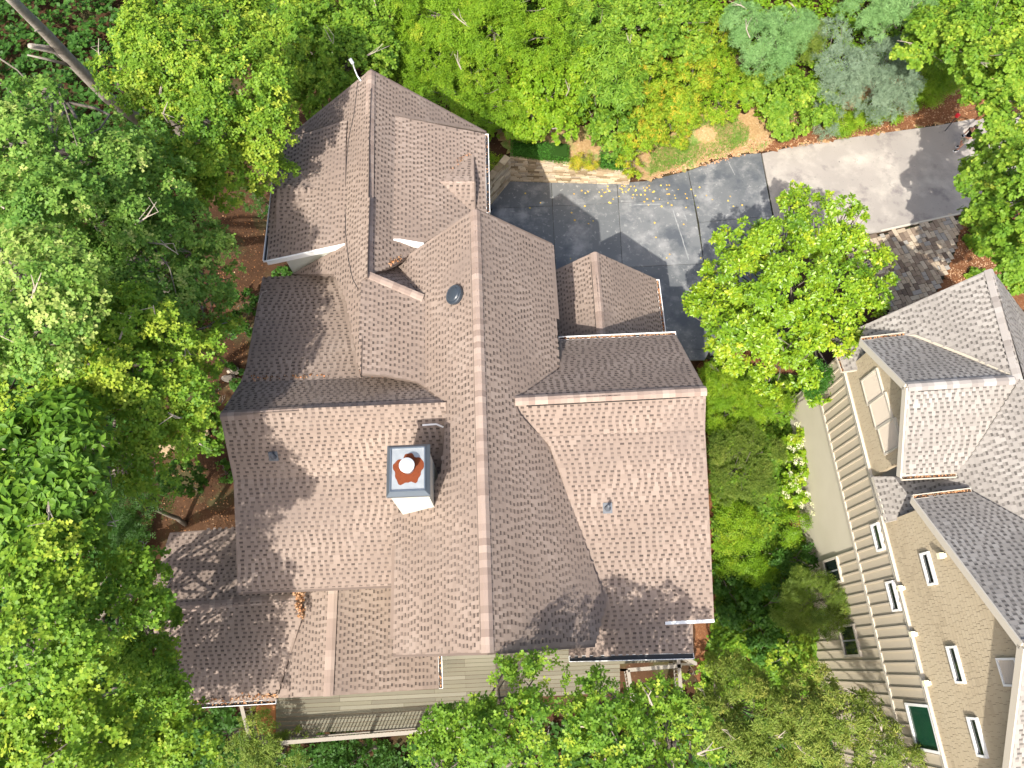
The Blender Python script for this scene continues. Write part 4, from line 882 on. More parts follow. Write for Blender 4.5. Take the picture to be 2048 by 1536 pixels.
def tree(label, cat, lobes_px, spec, seed, name='oak_tree', foot=None, leafm='oak', group=None, trunk_r=.2, barkm='bark', limbs=True, flat=.75, part='crown', extra=None):
    """lobes_px: (px, py, radius px, height z)"""
    g = np.random.default_rng(seed); lobes = []
    for l in lobes_px:
        c = at(l[0], l[1], l[3]); r = l[2] * mpp(l[0], l[1], l[3]); fl = l[4] if len(l) > 4 else flat; lobes.append((c - np.array([0, 0, r * fl * .75]), r, fl))
    sat = []
    for (c, r, fl) in lobes:
        for _ in range(3):
            an = g.random() * 6.283; q = r * g.uniform(.26, .42); sat.append((c + np.array([math.cos(an) * r * .82, math.sin(an) * r * .82, g.uniform(-.25, .35) * r]), q, fl))
    main = [(c, r * .86, fl) for c, r, fl in lobes]
    C = np.array([l[0] for l in lobes]); top = C[:, 2].mean()
    if foot is None:
        f = C.mean(0); o_ = f[:2] / (np.linalg.norm(f[:2]) + 1e-6); f = f[:2] + o_ * .42 * max(0, top - 3); base = np.array([f[0], f[1], float(gz(f[0], f[1]))])
    else: base = on_ground(*foot)
    base[2] -= .12
    t = thing(name, base, label, cat, group)
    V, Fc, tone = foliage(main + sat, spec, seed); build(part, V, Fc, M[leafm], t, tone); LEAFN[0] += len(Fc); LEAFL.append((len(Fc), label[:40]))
    if limbs:
        hgt = max(.5, C[:, 2].min() - base[2]); fork = base + (np.append(C.mean(0)[:2], base[2]) - base) * .45 + np.array([0, 0, hgt * .62]); 
        m = MB(); pth = smooth_path(base, fork, g, 7, .03); m.tube(pth, list(np.linspace(trunk_r, trunk_r * .72, 7)), 9); m.build('trunk', M[barkm], t, smooth=True)
        for (c, r, fl) in lobes:
            m = MB(); tip = c + np.array([0, 0, r * fl * .35]); pth = smooth_path(fork, tip, g, 6, .08); m.tube(pth, list(np.linspace(trunk_r * .42, .02, 6)), 6)
            for q in range(4):
                e = c + norm(g.normal(size=3) + [0, 0, .7]) * r * np.array([1, 1, fl]) * .88; m.tube(smooth_path(pth[3], e, g, 5, .1), list(np.linspace(trunk_r * .18, .012, 5)), 5)
            m.build('branch', M[barkm], t, smooth=True)
        for (c, r, fl) in lobes[:5] if trunk_r > .13 else []:
            d0 = norm(g.normal(size=3) * [1, 1, .3] + [0, 0, .9]); sd = norm(np.cross(d0, g.normal(size=3))); p0 = c + d0 * r * np.array([1, 1, fl]) * .80; p1 = c + (d0 + sd * .25) * r * np.array([1, 1, fl]) * 1.0; p2 = p1 + sd * r * .35 + d0 * .05; m = MB()
            m.tube([p0, p1, p2], [.030, .022, .008], 5); m.tube([p1, p1 + (d0 * .5 + sd) * r * .18 + g.normal(0, .1, 3), p1 + sd * r * .3 + g.normal(0, .18, 3)], [.016, .011, .006], 4); m.tube([p0, p0 + sd * r * .2 + g.normal(0, .06, 3) + d0 * r * .15, p0 + sd * r * .42 + g.normal(0, .1, 3) + d0 * r * .18], [.02, .012, .006], 4); m.build('bare_twig', M['twig'], t)
    return t
OAK = dict(leaf='oak', size=.17, per=8, gap=.265, clump=.62, rare=.02)
OAKS = dict(leaf='oak', size=.15, per=8, gap=.26, clump=.7, rare=.01)
MAP = dict(leaf='maple', size=.135, per=7, gap=.24, clump=.6)
FINE = dict(leaf='lance', size=.12, per=10, gap=.19, clump=.5)
# ---- tall wood on the left
GW = 'tall oaks along the left side of the house'
tree('tall oak with a thick bare leaning trunk showing at the upper left corner, yellow-green crown', 'tree', [(350,70,120,14.5),(470,130,105,14),(250,110,75,14.5),(390,210,105,14),(495,225,85,13),(450,310,85,12.5),(520,330,48,11),(335,285,62,13.5),(300,40,80,15),(425,20,90,14),(380,395,45,12.5),(430,380,40,12)], {**OAK, 'tone':0.63, 'rare':.05}, 101, foot=(300,270), trunk_r=.36, group=GW)
m = MB(); pth = [at(285,245,6), at(215,195,8.5), at(150,130,11), at(95,70,13), at(35,10,15), at(-30,-50,17)]; m.tube(pth, [.27,.25,.22,.19,.16,.13], 12); m.tube([at(150,130,11), at(110,100,12), at(60,92,13.2)], [.17,.14,.09], 8); m.tube([at(150,133,11), at(100,120,12), at(55,110,12.6)], [.09,.05,.03], 6); m.tube([at(120,100,12),at(85,60,13.4),at(70,62,13.8)],[.05,.04,.02],6)
par = [o for o in bpy.data.objects if o.name == 'oak_tree'][0]; m.build('trunk', M['palebark'], par, smooth=True)
tree('blue-green oak crown filling the left edge below the leaning trunk', 'tree', [(25,200,65,17),(40,260,90,17),(150,300,105,16.5),(60,390,115,17),(190,400,105,16),(290,360,80,15),(240,270,60,15.5),(-60,300,140,16.5)], {**OAK, 'tone':0.52}, 102, leafm='oakblue', trunk_r=.32, group=GW, foot=(60,300))
tree('broad cool green oak reaching toward the west wing roof, right of the left edge oaks', 'tree', [(330,470,95,14),(230,500,100,14.8),(390,540,62,12.8),(300,590,85,14),(405,610,52,12),(170,560,80,15),(390,470,48,12.5)], {**OAK, 'tone':0.54, 'size':.16}, 103, leafm='oakblue', trunk_r=.3, group=GW, foot=(260,560))
tree('pale sunlit oak at the left edge, silvery leaf tips, above the large dark-leaved tree', 'tree', [(50,540,110,18),(80,650,85,17.5),(-50,600,120,17.5),(130,640,60,17)], {**OAK, 'tone':.66, 'rare':.0}, 104, leafm='oakblue', trunk_r=.3, group=GW, foot=(20,560))
tree('yellow-topped oak in the middle of the left wood, beside the west wing', 'tree', [(260,620,75,15.5),(210,690,95,15.5),(310,660,70,14.7),(350,700,65,14),(440,660,38,12),(415,700,42,12),(130,730,80,15.5),(60,770,90,15.5)], {**OAK, 'tone':0.67, 'rare':.03}, 105, trunk_r=.3, group=GW, foot=(200,760))
tree('bright green oak at left centre, crown stopping short of the west wing ridge end', 'tree', [(300,790,90,14.3),(200,830,95,14.7),(290,880,85,13.9),(130,850,70,15),(240,920,60,13.9),(330,850,45,13)], {**OAK, 'tone':0.65, 'size':.15}, 106, trunk_r=.3, group=GW, foot=(190,930))
tree('small crowned dark green tree tucked between the bright oak and the west wing rake', 'tree', [(395,790,48,8),(410,850,42,7.5),(380,870,45,7.5),(350,740,40,8)], {**OAKS, 'leaf':'maple', 'size':.13, 'tone':.5}, 107, name='maple_tree', leafm='oak', trunk_r=.14, foot=(395,850))
tree('dark tree with long drooping compound leaves at the left edge, half way down', 'tree', [(50,880,105,16.5),(55,990,110,16.5),(150,960,60,15.5),(130,1040,60,15.5)], dict(leaf='lance', size=.24, per=9, gap=.28, clump=.7, tone=.32, width=1.9, droop=.3), 108, name='hickory_tree', leafm='oak', trunk_r=.28, foot=(60,950))
tree('large oak at lower left overlapping the porch roof corner', 'tree', [(60,1110,115,16.5),(160,1130,90,15.5),(250,1150,60,13.5),(290,1170,38,9.5),(180,1230,100,15.2),(285,1290,60,10),(335,1240,22,8),(270,1370,80,10.5),(320,1350,35,9),(60,1250,110,16.5)], {**OAK, 'tone':0.53}, 109, trunk_r=.33, group=GW, foot=(130,1180))
tree('pale-tipped oak in the bottom left corner', 'tree', [(60,1390,110,14.5),(180,1430,95,13.5),(100,1520,110,14.5),(-60,1450,130,14.5),(290,1460,75,10),(360,1500,65,9),(330,1420,45,9.2),(200,1500,80,9.5),(260,1545,70,9),(140,1570,90,9.5)], {**OAK, 'tone':0.63, 'rare':.03}, 110, trunk_r=.3, group=GW, foot=(120,1450))  # last lobes lie hidden under the crown, added to shade the porch roof
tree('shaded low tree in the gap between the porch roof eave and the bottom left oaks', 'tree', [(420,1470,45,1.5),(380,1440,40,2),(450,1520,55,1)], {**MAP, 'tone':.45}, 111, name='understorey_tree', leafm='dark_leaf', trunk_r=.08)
# understorey shrubs on the shaded ground to the left
def shrub(label, lobes, spec, seed, leafm, name='shrub', cat='shrub', group=None, limbs=True, part='foliage', flat=.75):
    return tree(label, cat, lobes, spec, seed, name=name, leafm=leafm, trunk_r=.045, limbs=limbs, group=group, part=part, flat=flat)
shrub('lone bright maple sapling on bare soil left of the west wing lower roof', [(360,950,42,.6),(335,970,22,.2),(388,965,18,.0)], {**MAP, 'tone':.6, 'per':6}, 120, 'dark_leaf')
tree('dark hemlock with fine feathery boughs in the shade above the lower-left oak', 'tree', [(260,990,75,4.5),(225,940,50,4),(230,1040,55,4)], dict(leaf='frond', size=.28, per=6, gap=.26, clump=.6, tone=.25), 121, name='hemlock_tree', leafm='dark_leaf', trunk_r=.12)
shrub('low leafy shrub beside the upper west roof corner, just under the dormer wall', [(578,540,20,-.2),(560,545,14,-.2)], {**MAP, 'tone':.6}, 122, 'dark_leaf')
shrub('green saplings on dark soil left of the flat west roof, upper of two', [(480,600,30,.4),(500,585,22,.2)], {**MAP, 'tone':.5}, 123, 'dark_leaf')
shrub('green saplings on dark soil left of the flat west roof, lower of two', [(485,640,28,.2),(468,655,18,.2)], {**MAP, 'tone':.45}, 124, 'dark_leaf')
shrub('small shrub at the kink of the west rake near the dark soil', [(470,755,18,-.8),(455,735,10,-.8)], {**MAP, 'tone':.55}, 125, 'dark_leaf')
shrub('round dark evergreen bush left of the north-west dormer gutter', [(515,395,30,1.2),(500,380,22,1)], {**FINE, 'leaf':'oval', 'size':.09, 'tone':.3}, 126, 'dark_leaf')
shrub('thin pale-leaved plant against the lower west wall', [(450,950,14,-1.6),(445,930,10,-1.6)], {**MAP, 'tone':.8, 'per':5}, 127, 'dark_leaf')
# ---- trees behind the house (top)
tree('dense bright green tree behind the north-west roof slope, top centre left', 'tree', [(590,60,110,7.5),(690,90,95,7),(650,170,62,6),(560,140,60,6.5),(700,20,95,7),(560,-20,90,7),(735,70,50,6)], {**MAP, 'tone':.55}, 130, name='maple_tree', leafm='oak', trunk_r=.22)
tree('olive-tinged tree touching the ridge end of the north gable', 'tree', [(850,90,85,5.6),(890,170,75,5.2),(800,90,60,5.5),(960,120,70,5.2),(930,215,50,4.4),(1010,200,45,4.2)], {**FINE, 'size':.13, 'tone':.5}, 131, name='sourwood_tree', leafm='lime', trunk_r=.2)
tree('pale lime tree at the top edge, right of the north gable ridge', 'tree', [(860,10,80,6.5),(980,30,85,6.5),(1070,60,70,6),(1060,-20,80,6.5),(960,-40,90,6.5)], {**FINE, 'size':.15, 'tone':.55}, 132, name='lime_green_tree', leafm='lime', trunk_r=.2)
tree('bright lime shrubby tree above the planted retaining wall', 'tree', [(1090,150,75,4.6),(1060,220,50,3.8),(1120,230,40,3.4),(1160,110,55,4.6),(990,255,25,2.6),(1040,262,20,2.6)], {**MAP, 'tone':.6, 'size':.13}, 133, name='redbud_tree', leafm='lime', trunk_r=.14)
tree('dark green tree with long narrow leaves at the top, left of the yellow weeping shrubs', 'tree', [(1210,90,70,5.2),(1240,150,55,4.8),(1190,170,35,4.4),(1180,30,60,5.2)], dict(leaf='lance', size=.26, per=8, gap=.24, clump=.6, tone=.55, width=1.2, droop=.45), 134, name='peach_tree', leafm='oak', trunk_r=.14)
tree('mid green tree at the top edge between the lime tree and the weeping shrubs', 'tree', [(1280,40,80,5.4),(1370,30,70,5),(1300,-40,90,5.4)], {**MAP, 'tone':.62}, 135, name='maple_tree', leafm='oak', trunk_r=.16)
WEEP = dict(leaf='lance', size=.16, per=11, gap=.19, clump=.45, tone=.60, width=1.1, droop=.9, rare=.08)
shrub('tall weeping shrub with yellow leaf tips spilling down the bank, left of two', [(1310,130,48,4.2),(1290,190,46,3.6),(1275,250,42,3),(1262,300,30,2.2),(1265,335,18,1.4),(1310,230,40,3)], WEEP, 140, 'yellowish', name='weeping_shrub', flat=.9)
shrub('tall weeping shrub with yellow leaf tips next to the mown patch, right of two', [(1400,70,50,4.2),(1390,130,50,3.6),(1365,190,45,3),(1345,250,36,2.2),(1380,235,26,2),(1430,50,35,4)], WEEP, 141, 'yellowish', name='weeping_shrub', flat=.9)
shrub('dark leafy bush between the two yellow-tipped weeping shrubs and the dwarf hedge', [(1230,240,40,3),(1220,285,28,2.4),(1180,215,35,3.2),(1200,250,25,2.8)], {**MAP, 'tone':.5}, 142, 'oak')
shrub('leafy shrub with long fern-like leaves above the left end of the clipped hedge', [(1130,200,26,3.0),(1150,225,20,2.6)], dict(leaf='frond', size=.4, per=6, gap=.3, clump=.5, tone=.6), 143, 'lime', name='fern_shrub')
tree('soft blue-green pine at the top right, tips like brushes', 'tree', [(1540,60,62,5.6),(1500,30,50,5.6),(1590,40,50,5.4),(1530,110,38,4.6)], dict(leaf='needle', size=.17, per=16, gap=.19, clump=.55, tone=.65, width=1.1), 144, name='pine_tree', leafm='pine', trunk_r=.14, foot=(1540,90))
tree('blue-green pine at the top edge left of the leafy corner tree', 'tree', [(1800,10,60,5),(1750,-10,50,5),(1850,15,45,4.8)], dict(leaf='needle', size=.17, per=16, gap=.2, clump=.55, tone=.75, width=1.1), 145, name='pine_tree', leafm='pine', trunk_r=.14)
shrub('yellow-green fluffy conifer between the pine and the blue junipers', [(1620,55,38,4),(1615,95,26,3.4)], dict(leaf='frond', size=.2, per=7, gap=.18, clump=.4, tone=.55), 146, 'olive', name='cypress_shrub')
shrub('broadleaf shrub mound at the edge of the mown patch above the driveway', [(1560,160,58,2.8),(1590,215,48,2),(1530,190,45,2.4),(1640,190,42,2.2),(1570,240,30,1.2)], {**MAP, 'tone':.62, 'size':.14}, 147, 'oak', name='hydrangea_shrub')
shrub('yellowing thin shrub patch left of the broadleaf mound', [(1470,150,45,2.6),(1440,200,36,2),(1480,200,30,1.8),(1430,110,40,3.2)], {**FINE, 'leaf':'oval', 'size':.1, 'tone':.62, 'rare':.1}, 148, 'lime')
JUN = dict(leaf='frond', size=.24, per=8, gap=.22, clump=.45, tone=.6, lift=.6)
shrub('blue-grey spreading juniper reaching the top of the bank, left of the group', [(1690,110,50,3.6),(1670,60,36,3.8),(1690,170,40,2.8),(1655,250,24,1.1),(1660,215,24,1.8)], JUN, 149, 'blueneedle', name='juniper_shrub')
shrub('blue-grey spreading juniper beneath the leafy green trees, right of the group', [(1780,100,48,3.4),(1800,150,44,2.8),(1750,160,42,2.8),(1760,210,32,1.8),(1810,190,32,2.0),(1820,90,34,3.2)], JUN, 150, 'blueneedle', name='juniper_shrub')
ARC = dict(leaf='frond', size=.34, per=8, gap=.2, clump=.4, tone=.55, droop=.8, width=.7)
shrub('low arching lime-green shrub at the road edge, left of the pair under the junipers', [(1690,232,30,.9),(1725,228,26,.9),(1670,240,18,.8)], ARC, 151, 'lime', name='arching_shrub')
shrub('low arching lime-green shrub at the road edge, right of the pair under the junipers', [(1760,205,30,1.0),(1790,215,22,.9)], ARC, 152, 'lime', name='arching_shrub')
shrub('taller feathery lime shrub right of the blue junipers', [(1850,130,36,2.4),(1870,165,34,1.8),(1890,120,34,2.4),(1850,190,24,1.0),(1910,150,26,1.8)], ARC, 153, 'lime', name='arching_shrub')
tree('bright maple at the top right above the road corner', 'tree', [(1900,50,75,6),(1960,70,70,7),(2030,110,70,8),(2010,30,80,7.5),(1990,190,48,7),(2040,220,55,8),(1860,70,40,4.8),(1965,130,40,6.5)], {**OAKS, 'leaf':'maple', 'size':.16, 'tone':.6}, 154, name='maple_tree', leafm='oak', trunk_r=.2, foot=(2040,190))
tree('bright maple at the right edge hanging over the road and the person, lower of two', 'tree', [(2040,320,62,8),(1990,345,45,7.5),(1960,290,16,5.5),(2010,400,55,7.5),(1965,420,34,6.5),(2040,460,50,7.5),(2000,262,30,6.8),(2080,500,70,9),(2006,462,30,7.5),(2100,330,70,10),(2090,400,90,8.5),(1955,335,22,6.3),(2030,520,30,6)], {**OAKS, 'leaf':'maple', 'size':.16, 'tone':.60}, 155, name='maple_tree', leafm='oak', trunk_r=.22, foot=(2100,420))
# ---- between the houses
tree('big round glossy-leaved magnolia between the driveway and the grey house', 'tree', [(1600,374,16,6.8),(1583,396,22,7),(1655,398,20,7),(1702,408,20,7),(1403,592,26,5.5),(1386,612,15,5.2),(1462,478,30,6.4),(1503,452,22,6.6),(1772,520,24,6.6),(1440,690,30,5),(1640,780,24,4.6),(1540,760,26,4.6),(1590,430,35,7.5),(1560,480,54,8),(1640,440,50,8),(1690,470,50,7.8),(1500,540,60,7.5),(1590,560,75,9),(1690,560,63,8.5),(1740,500,31,7),(1740,580,37,7.4),(1440,600,46,6),(1480,640,58,7),(1570,660,71,8),(1660,640,54,7.6),(1430,540,23,5.6),(1610,385,18,6.6),(1720,425,18,6.8),(1500,690,50,5.6),(1600,720,46,5.6),(1780,560,15,6.4)], dict(leaf='oval', size=.17, per=8, gap=.215, clump=.6, tone=.58, width=1.15, rare=.01, lift=.5), 160, name='magnolia_tree', leafm='holly', trunk_r=.2, foot=(1580,700))
shrub('lime-green feathery shrub mass along the east wall below the magnolia', [(1450,770,42,1.8),(1440,830,36,1.4),(1500,790,45,2),(1550,810,36,1.6),(1490,850,30,1),(1590,790,28,1.4),(1425,740,22,1.6)], dict(leaf='frond', size=.22, per=8, gap=.17, clump=.4, tone=.6), 161, 'lime', name='feathery_shrub')
shrub('dark green spray of hemlock boughs over the corner of the batten wall', [(1640,745,24,5.2),(1655,765,18,5.0),(1630,775,14,4.8)], dict(leaf='frond', size=.34, per=6, gap=.24, clump=.35, tone=.3, droop=.4), 162, 'hedge', name='fir_sapling')
shrub('olive-grey fine-twigged shrub between the two houses', [(1490,930,62,2.4),(1460,900,45,2.2),(1530,900,45,2.2),(1520,960,45,2),(1450,960,40,1.8),(1500,880,40,2.2)], dict(leaf='needle', size=.12, per=16, gap=.16, clump=.45, tone=.45, width=1.4, lift=.7), 163, 'olive', name='tamarisk_shrub')
HYD = {**MAP, 'tone':.66, 'size':.13, 'rare':.0}
hy = []
for (lab, lob, sd) in (('white-flowering hydrangea nearest the grey house corner, topmost of four in a row', [(1600,870,30,.9),(1625,860,22,.9),(1630,895,18,.8)], 164), ('white-flowering hydrangea above the timber steps, second of four down the row', [(1590,915,28,.7),(1620,925,22,.7)], 165),
    ('white-flowering hydrangea below the timber steps, third of four down the row', [(1610,970,32,.5),(1590,985,24,.4)], 166), ('white-flowering hydrangea at the lower end of the row of four', [(1620,1005,24,.3),(1585,960,16,.3)], 167)):
    hd = shrub(lab, lob, HYD, sd, 'lime', name='hydrangea_shrub', group='hydrangeas along the grey house'); hy.append(hd); g = np.random.default_rng(sd); m = MB()
    for l in lob:
        for _ in range(7):
            m = MB()
            an = g.random() * 6.28; rr2 = l[2] * math.sqrt(g.random()) * .95; c = at(l[0] + rr2 * math.cos(an), l[1] + rr2 * math.sin(an), l[3] + .06 - .1 * (rr2 / l[2]) ** 2)
            P = c + norm(g.normal(size=(34, 3)) + [0, 0, .6]) * np.array([.10, .10, .06]); D = norm(g.normal(size=(34, 3)) + [0, 0, .2]); V, Fc, nf = leaves(P, D, np.tile([0, 0, 1.], (34, 1)) + g.normal(0, .4, (34, 3)), np.full(34, .055), 'oval', 1.6)
            m.add(V, Fc.tolist(), float(g.random())); m.build('flower_head', M['flower'], hd)
shrub('bright fern clump on the slope right of the east wing, upper of two', [(1480,1040,36,.2),(1455,1070,26,-.2),(1505,1075,26,0)], {**ARC, 'tone':.6, 'droop':.3}, 170, 'lime', name='fern_clump')
shrub('bright fern clump on the slope right of the east wing, lower of two', [(1490,1110,34,-.4),(1460,1130,26,-.8),(1520,1140,30,-.6)], {**ARC, 'tone':.45, 'droop':.3}, 171, 'lime', name='fern_clump')
shrub('arching golden-green shrub by the lowest timber step', [(1600,1050,28,.3),(1580,1070,18,0)], {**ARC, 'tone':.5}, 172, 'lime', name='arching_shrub')
shrub('dark rhododendron below the timber steps at the foundation', [(1600,1120,34,-.2),(1560,1110,26,-.4),(1630,1100,20,-.2)], {**MAP, 'leaf':'oval', 'size':.16, 'tone':.5}, 173, 'dark_leaf', name='rhododendron')
tree('small olive conifer standing against the board wall windows', 'tree', [(1640,1200,55,1.6),(1680,1190,38,1.4),(1600,1215,40,1.2),(1620,1170,34,1.4),(1660,1240,34,1.0)], dict(leaf='frond', size=.26, per=7, gap=.2, clump=.5, tone=.42), 174, name='cedar_tree', leafm='olive', trunk_r=.08)
shrub('shaded green groundcover bush halfway down the passage between houses', [(1480,1200,45,-1.0),(1520,1250,45,-1.4),(1450,1160,30,-1.0),(1560,1180,34,-.8),(1540,1300,34,-1.8)], {**MAP, 'tone':.5}, 175, 'dark_leaf')
shrub('bright leafy bush near the lower end of the passage', [(1590,1270,28,-1.0),(1560,1320,26,-1.6),(1610,1300,22,-1.4)], {**MAP, 'tone':.7}, 176, 'oak')
shrub('light green shrub just off the south-east gutter corner', [(1390,1350,24,-1.6),(1365,1365,16,-1.8),(1420,1330,16,-1.8)], {**MAP, 'tone':.75, 'size':.11}, 177, 'oak')
TE = 'trees in front of the rear deck'
tree('oak in front of the deck, left half of the bottom centre crowns', 'tree', [(1010,1394,58,12.1),(1080,1374,60,12.4),(950,1464,60,11.8),(1020,1474,75,12.8),(900,1504,65,11.6),(1100,1454,70,12.8),(960,1554,80,12.1),(860,1524,50,11)], {**OAKS, 'tone':.55, 'rare':.03}, 180, trunk_r=.22, group=TE)
tree('oak in front of the deck stair opening, right half of the bottom centre crowns', 'tree', [(1190,1404,45,12.2),(1220,1464,75,12.8),(1310,1444,60,12.4),(1360,1484,62,12.2),(1280,1534,80,12.6),(1160,1544,80,12.6),(1390,1544,60,11.6),(1330,1399,32,11.4)], {**OAKS, 'tone':.57, 'rare':.03}, 181, trunk_r=.22, group=TE)
tree('small yellow-green conifer at the lower left corner of the deck', 'tree', [(520,1480,52,4),(490,1520,50,3.8),(550,1520,50,3.8),(580,1475,24,3.2),(480,1465,28,3.4)], {**FINE, 'size':.13, 'tone':.55, 'rare':.04}, 182, name='young_pine', leafm='olive', trunk_r=.1)
tree('low dark maple below the deck rail, bottom edge', 'tree', [(640,1530,60,2),(710,1500,26,1.2),(690,1540,50,2),(750,1540,40,1.6)], {**OAKS, 'tone':.42}, 183, name='maple_tree', leafm='dark_leaf', trunk_r=.1)
tree('fine-leaved olive tree at the bottom right, left of two', 'tree', [(1480,1370,55,4.2),(1520,1430,70,5),(1440,1430,50,4.4),(1480,1500,75,5),(1560,1500,60,5),(1450,1320,34,2.6)], {**FINE, 'size':.14, 'tone':.62, 'rare':.02}, 184, name='willow_oak', leafm='olive', trunk_r=.16)
tree('fine-leaved olive tree against the board wall at the bottom right, right of two', 'tree', [(1640,1400,58,5.6),(1620,1460,70,6),(1700,1440,60,6),(1690,1520,80,6),(1770,1500,60,6),(1600,1370,34,4.6),(1740,1410,32,5),(1840,1540,45,5)], {**FINE, 'size':.14, 'tone':.68, 'rare':.03}, 185, name='willow_oak', leafm='olive', trunk_r=.18)
# ------------------------------------------------------------------ ground cover, litter, hedges
def pick_in(pxs, n, g):
    P = np.array(pxs, float); lo, hi = P.min(0), P.max(0); out = []
    while len(out) < n:
        q = lo + g.random(2) * (hi - lo)
        if pin(q[0], q[1], P): out.append(q)
    return out
def cover(name, pxs, n, leafm, seed, spec, h=.3, lift=.0):
    """uncountable low growth or litter over a patch of ground"""
    g = np.random.default_rng(seed); q = pick_in(pxs, n, g); W_ = np.array([at(p[0], p[1], 0.) for p in q])
    for _ in range(4):
        z = gz(W_[:, 0], W_[:, 1]); W_ = np.array([at(p[0], p[1], zz) for p, zz in zip(q, z)])
    per = spec.get('per', 5); clump = .5 + .5 * np.sin(W_[:, 0] * 2.1 + 1.3 * np.sin(W_[:, 1] * 1.7)) * np.cos(W_[:, 1] * 2.6)
    W_[:, 2] += -.10 + lift + h * (g.random(n) * .5 + clump * .7); az = g.random((n, per)) * 6.28; el = spec.get('el', .25) + g.normal(0, .25, (n, per))
    D = np.stack([np.cos(az) * np.cos(el), np.sin(az) * np.cos(el), np.sin(el)], -1); P = W_[:, None] + g.normal(0, spec.get('spread', .05), (n, per, 3)) * [1, 1, .4]
    V, Fc, nf = leaves(P.reshape(-1, 3), D.reshape(-1, 3), np.array([0, 0, 1.]) + g.normal(0, .35, (n * per, 3)), spec.get('size', .12) * (.6 + .7 * g.random(n * per)), spec.get('leaf', 'maple'), spec.get('width', 1))
    tone = np.clip(np.repeat(spec.get('tone', .5) + np.repeat((clump - .5) * .25, per) + g.normal(0, .14, n * per), nf), .01, .99)
    o = build(name, V, Fc, M[leafm], None, tone, kind='stuff'); return o
def cov(name, label, cat, *a, **k): o = cover(name, *a, **k); tag(o, label, cat); return o
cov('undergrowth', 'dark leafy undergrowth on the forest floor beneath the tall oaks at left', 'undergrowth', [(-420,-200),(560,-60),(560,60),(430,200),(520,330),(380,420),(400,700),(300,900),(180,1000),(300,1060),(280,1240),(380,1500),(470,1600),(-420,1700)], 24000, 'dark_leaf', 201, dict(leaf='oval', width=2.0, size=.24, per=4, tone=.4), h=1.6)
cov('undergrowth', 'mixed green undergrowth covering the bank between the shrubs above the driveway', 'undergrowth', [(560,-60),(2100,-60),(2100,60),(1920,150),(1850,130),(1650,220),(1520,255),(1480,215),(1400,215),(1340,260),(1250,250),(1120,250),(1000,245),(900,225),(760,140),(700,160),(580,190)], 17000, 'lime', 202, dict(leaf='oval', width=2.0, size=.14, per=5, tone=.45), h=1.3)
cov('grass', 'thin patchy grass strewn with dry leaves above the driveway edge', 'grass', [(1300,300),(1395,235),(1470,235),(1500,255),(1490,290),(1380,325),(1300,350)], 5200, 'grass', 203, dict(leaf='needle', size=.12, per=4, tone=.5, el=.9, width=1.6), h=.04)
cov('undergrowth', 'low greenery filling the shaded passage between the two houses', 'undergrowth', [(1420,720),(1600,760),(1580,860),(1600,1000),(1570,1050),(1640,1110),(1640,1380),(1420,1440),(1400,1380),(1430,1210),(1425,1050),(1420,860)], 7500, 'oak', 204, dict(leaf='oval', width=2.0, size=.15, per=5, tone=.5), h=.5)
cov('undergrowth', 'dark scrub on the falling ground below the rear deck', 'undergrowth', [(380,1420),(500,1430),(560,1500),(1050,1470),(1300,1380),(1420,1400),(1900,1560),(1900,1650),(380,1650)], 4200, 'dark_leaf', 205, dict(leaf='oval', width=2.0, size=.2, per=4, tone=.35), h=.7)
cov('leaf_litter', 'brown fallen leaves scattered over the dark soil west of the house', 'leaf litter', [(440,420),(540,380),(530,540),(500,700),(430,850),(470,1060),(340,1100),(300,930),(400,800),(430,600)], 1500, 'debris', 206, dict(leaf='oval', size=.08, per=1, tone=.2, el=0, spread=.0, width=1.6), h=.0, lift=.01)  # litter tone lowered here to stand in for missing forest shade
cov('leaf_litter', 'pale dry leaves thick along the upper edge of the road', 'leaf litter', [(1290,360),(1400,300),(1480,285),(1560,262),(1700,240),(1850,200),(1960,190),(1990,232),(1870,247),(1700,277),(1530,300),(1380,336)], 4200, 'debris', 207, dict(leaf='oval', size=.10, per=1, tone=.62, el=0, spread=0, width=1.6), h=.0, lift=.06)
cov('leaf_litter', 'pine straw and dead leaves in the bed beside the stone pavers', 'leaf litter', [(1930,450),(2048,440),(2048,590),(1890,580)], 1500, 'debris', 208, dict(leaf='oval', size=.09, per=1, tone=.55, el=0, spread=0, width=1.3), h=0, lift=.06)
# yellow leaves blown on the driveway
g = np.random.default_rng(5); Vs = []; n = 150
q = [np.array([1290, 385]) + g.normal(0, 1, 2) * [70, 14] for _ in range(85)] + [np.array([g.uniform(1050, 1520), g.uniform(380, 520)]) for _ in range(22)]
q = [p for p in q if p[1] > 370 and p[0] < 1520]; n = len(q); P = np.array([at(p[0], p[1], .032) for p in q]); az = g.random(n) * 6.28
V, Fc, nf = leaves(P, np.stack([np.cos(az), np.sin(az), az * 0], -1), np.tile([0, 0, 1.], (n, 1)) + g.normal(0, .15, (n, 3)), .09 + .07 * g.random(n), 'oval', 1.6)
tag(build('fallen_leaves', V, Fc, M['yleaf'], None, np.repeat(g.random(n), nf), kind='stuff'), 'yellow leaves fallen on the dark driveway slabs', 'fallen leaves')
